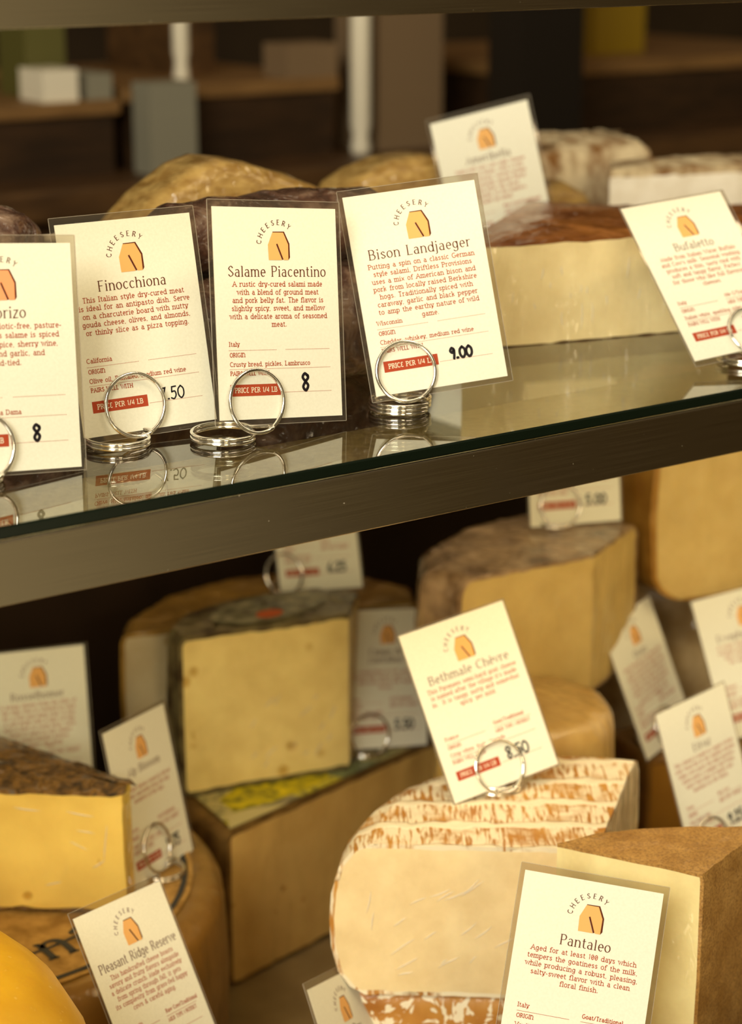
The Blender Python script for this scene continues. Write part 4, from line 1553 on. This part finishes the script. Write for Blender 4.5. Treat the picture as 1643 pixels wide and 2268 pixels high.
M_PINK = flat_mat('ink_salmon', srgb(240, 160, 112), 0.8, 0.1)
G_UP = 'price cards on the upper glass shelf'
G_LO = 'price cards among the lower cheeses'

card(POSE['a'], 'cream price card marked 8, cut off by the left edge, with a salmon logo', 'Chorizo',
     ['Made from antibiotic-free, pasture-', 'raised pork, this salame is spiced', 'with paprika, spice, sherry wine,', 'oregano, and garlic, and', 'hand-tied.'],
     'Spain', 'Manchego, beer, La Dama', '8', 'dot', None, None, G_UP, hand_x=40.0, logo=M_PINK, lead=3.5, margins=(2, 3, 2, 1.2))
card(POSE['b'], 'cream price card marked 7.50, leaning right behind the card at the left edge', 'Finocchiona',
     ['This Italian style dry-cured meat', 'is ideal for an antipasto dish. Serve', 'on a charcuterie board with nutty', 'gouda cheese, olives, and almonds,', 'or thinly slice as a pizza topping.'],
     'California', 'Olive oil, Pantaleo, medium red wine', '7.50', 'dot', None, None, G_UP, hand_w=0.32, hand_h=5.3, hand_x=35.5)
card(POSE['c'], 'nearly upright cream price card marked 8, in the middle of the row of three', 'Salame Piacentino',
     ['A rustic dry-cured salami made', 'with a blend of ground meat', 'and pork belly fat. The flavor is', 'slightly spicy, sweet, and mellow', 'with a delicate aroma of seasoned', 'meat.'],
     'Italy', 'Crusty bread, pickles, Lambrusco', '8', 'dot', None, 47.7, G_UP, hand_h=7.2, hand_x=40.0)
card(POSE['d'], 'sharp cream price card marked 9.00, right of the upright card marked 8', 'Bison Landjaeger',
     ['Putting a spin on a classic German', 'style salami, Driftless Provisions', 'uses a mix of American bison and', 'pork from locally raised Berkshire', 'hogs. Traditionally spiced with', 'caraway, garlic and black pepper', 'to amp the earthy nature of wild', 'game.'],
     'Wisconsin', 'Cheddar, whiskey, medium red wine', '9.00', 'dot', None, 46.5, G_UP, hand_h=4.9, hand_x=35.5, hand_w=0.6)
card(POSE['e'], 'strongly tilted cream price card at the right end of the glass shelf', 'Bufaletto',
     ['Made from Italian Water Buffalo', "and Cow's milk. Seasonal washing", 'produces a thin, tasty rind with', 'soft and tangy flavor. Perfect', 'for those who like full flavored', 'cheeses.'],
     'Italy', 'Italian white, sparkling cider', '5', 'line', 'Mix C/Traditional', None, G_UP, margins=(.7, .7, 2, 2.8))
card(POSE['f'], 'blurred cream price card standing tall at the back behind the 9.00 card', 'Ameribella',
     ['Semi-soft raw cow milk cheese', 'washed in brine, with a rich', 'creamy texture, savory aroma', 'and a custardy, meaty flavor', 'named after the great', 'grandmother of the makers,', 'made by hand.'],
     'Indiana', 'Saison, dry cider', '9', 'line', 'Raw Cow/Traditional', None, G_UP)
card(POSE['g'], 'tilted cream price card marked 8.50 on top of the striped orange and white rind', 'Bethmale Ch\u00e8vre',
     ['This Pyrenees semi-hard goat cheese', "is named after the village it's made", 'in.  It is tangy, nutty and somewhat', 'spicy, yet mild.'],
     'France', 'Crisp white, fruit, almonds', '8.50', 'line', 'Goat/Traditional', 46.0, G_LO, hand_w=0.5, hand_h=6.2, hand_x=34.5, margins=(.7, .7, .7, .7))
card(POSE['h'], 'blurred price card squeezed between the tall holed wedge and the tilted 8.50 card', '', 
     ['A creamy blend of cow, goat and', 'sheep milk cheese, aged with a', 'mild nutty flavor and supple', 'texture.'],
     'Spain', 'Olives, Tempranillo', '5.50', 'line', 'Mix/Traditional', None, G_LO, 40.0, two_line=('Campo de', 'Montalban'), margins=(1, 1, 1, 1))
card(POSE['i'], 'blurred price card ending in .25, cut off above by the shelf rail, left side', 'Zamorano',
     ['Firm sheep milk cheese with a', 'rich and nutty flavor.'], 'Spain', 'Quince, red wine', '6.25', 'line', 'Sheep', None, G_LO, margins=(1, 1, 1, 1))
card(POSE['j'], 'blurred price card marked 5.00, cut off above by the rail, on the mottled wheel', 'Zamora',
     ['Firm sheep milk cheese with a', 'rich and nutty flavor.'], 'Spain', 'Quince, red wine', '5.00', 'line', 'Sheep', None, G_LO, margins=(1, 1, 1, 1))
card(POSE['k'], 'dim blurred price card at the left edge, behind the herb-crusted wedge', 'Rosselhomer',
     ['A young cheese from the hills of', 'the Alps that is washed in wine', 'for a rich and deep rind. It has', 'a soft body with a hint of hay', 'and is best at room heat. Each', 'wheel is aged in old cellars', 'for many months before', 'it reaches the shop.'],
     'Austria', 'Riesling', '9', 'line', 'Cow', None, G_LO, margins=(.8, .8, 1.6, 1))
card(POSE['l'], 'narrow turned price card ending in .75 between the herb-crusted wedge and the tall holed wedge', 'Alp Blossom',
     ['Cow milk cheese coated in flower', 'petals and herbs from the hay', 'meadows of the Alps.'],
     'Austria', 'Lager, floral white wine', '9.75', 'line', 'Cow/Traditional', None, G_LO, body_y=36.5, margins=(2, 2, 2, 2))
card(POSE['m'], 'narrow turned price card with dense text, right of centre in the shade', 'Ossau',
     ['Made from milk of the sheep that', 'graze in the high valleys, this', 'wheel is smooth and supple with', 'a nutty sweet flavor and notes', 'of grass, brown butter and fig.', 'Aged for at least eight months', 'it is a true classic of the', 'mountains, made by hand.'],
     'France', 'Black cherry jam', '8', 'line', 'Sheep', None, G_LO, margins=(.8, .8, .8, .8))
card(POSE['n'], 'pinkish blurred price card cut off by the right edge below the rounded cream half', 'Ewephoria Gold',
     ['A sweet sheep milk gouda with', 'caramel and butterscotch notes', 'and crunchy crystals, aged', 'for one year in wooden', 'rooms.'],
     'Holland', 'Stout, nuts', '7', 'line', 'Sheep', None, G_LO, margins=(.8, .8, .8, .8))
card(POSE['o'], 'leaning price card with a bright orange logo, standing behind the brown-crusted wedge', 'Etivaz',
     ['This cheese is made in copper kettles', 'over wood fire in the summer months', 'while cows graze the high pastures,', 'which gives a complex and fruity', 'taste with hints of smoke and', 'hazelnut on the finish.'],
     'Swiss', 'Dry white wine', '9.25', 'line', 'Raw Cow', None, G_LO, margins=(.8, .8, .8, .8))
card(POSE['p'], 'slanted peach-lit price card in the lower left corner beside the bright yellow wheel', 'Pleasant Ridge Reserve',
     ['This handcrafted cheese boasts', 'savory and fruity flavors alongside', 'a delicate crunch. Made exclusively', 'from spring through fall, it gets', 'its complexity from grass-fed happy', 'cows & careful aging.'],
     'Wisconsin', 'Brown ale, red wine', '9', 'line', 'Raw Cow/Traditional', 53.0, G_LO, margins=(1.6, 3, 1.2, 2))
card(POSE['q'], 'small sharply turned yellowish price card rising from the bottom edge, logo only', 'Vella Dry',
     ['Dry cow milk cheese with a', 'cocoa rubbed rind.'], 'California', 'Beer', '8', 'line', 'Cow', None, G_LO, margins=(2.2, 3.4, 1.4, 2))
card(POSE['r'], 'sharp bright price card leaning on the brown-crusted wedge, bottom right', 'Pantaleo',
     ['Aged for at least 100 days which', 'tempers the goatiness of the milk,', 'while producing a robust, pleasing,', 'salty-sweet flavor with a clean', 'floral finish.'],
     'Italy', 'Verdicchio, Toscano salami, honey', '8', 'line', 'Goat/Traditional', None, G_LO, margins=(2, 3, 2.2, 2))

H = 'coiled wire card holders'
holder((-0.1323, -0.0136, 0.0152), POSE['a'], 'wire card holder cut by the left edge, gripping the leftmost 8 card', (-0.1340, -0.0040), 0.0002, 2)
holder((-0.0515, 0.0130, 0.0152), POSE['b'], 'wire card holder with the standing ring over the 7.50 card', (-0.0612, 0.0100), 0.0002, 2)
holder((-0.0099, -0.0152, 0.0165), POSE['c'], 'wire card holder in front of the upright 8 card, coil lying to its left', (-0.0215, -0.0080), 0.0002, 2)
holder((0.0658, -0.0166, 0.0194), POSE['d'], 'wire card holder in sharp focus under the 9.00 card', (0.0690, -0.0080), 0.0002, 3)
holder((0.2628, -0.0313, 0.0155), POSE['e'], 'wire card holder gripping the strongly tilted card at the right edge', (0.2630, -0.0270), 0.0002, 2)
holder((0.3000, 0.2200, 0.0185), POSE['f'], 'hidden wire card holder behind the brown-rinded wedge, under the tall back card', (0.3060, 0.2260), 0.0002, 2)
holder((0.1470, 0.0134, -0.1995), POSE['g'], 'wire card holder standing on the striped rind with the 8.50 card', (0.1500, 0.0190), -0.2132, 3)
holder((0.2311, 0.2461, -0.2850), POSE['h'], 'wire card holder beside the tall holed wedge, low on the flowered label', (0.2320, 0.2520), -0.2985, 2)
holder((0.2225, 0.3290, -0.1995), POSE['i'], 'wire card holder on the ochre half wheel under the rail', (0.2290, 0.3330), -0.2136, 2)
holder((0.3285, 0.1827, -0.1358), POSE['j'], 'wire card holder on the mottled wheel with the 5.00 card', (0.3290, 0.1900), -0.1492, 2)
holder((0.0333, 0.1653, -0.2735), POSE['l'], 'wire card holder at the foot of the narrow card by the herb-crusted wedge', (0.0350, 0.1640), -0.2888, 2)
holder((0.3787, 0.1340, -0.2770), POSE['m'], 'wire card holder under the narrow dense card on the dark amber block', (0.3790, 0.1420), -0.2915, 2)
holder((0.2960, 0.0090, -0.2810), POSE['o'], 'wire card holder of the leaning card behind the brown-crusted wedge', (0.3000, 0.0120), -0.2950, 2)
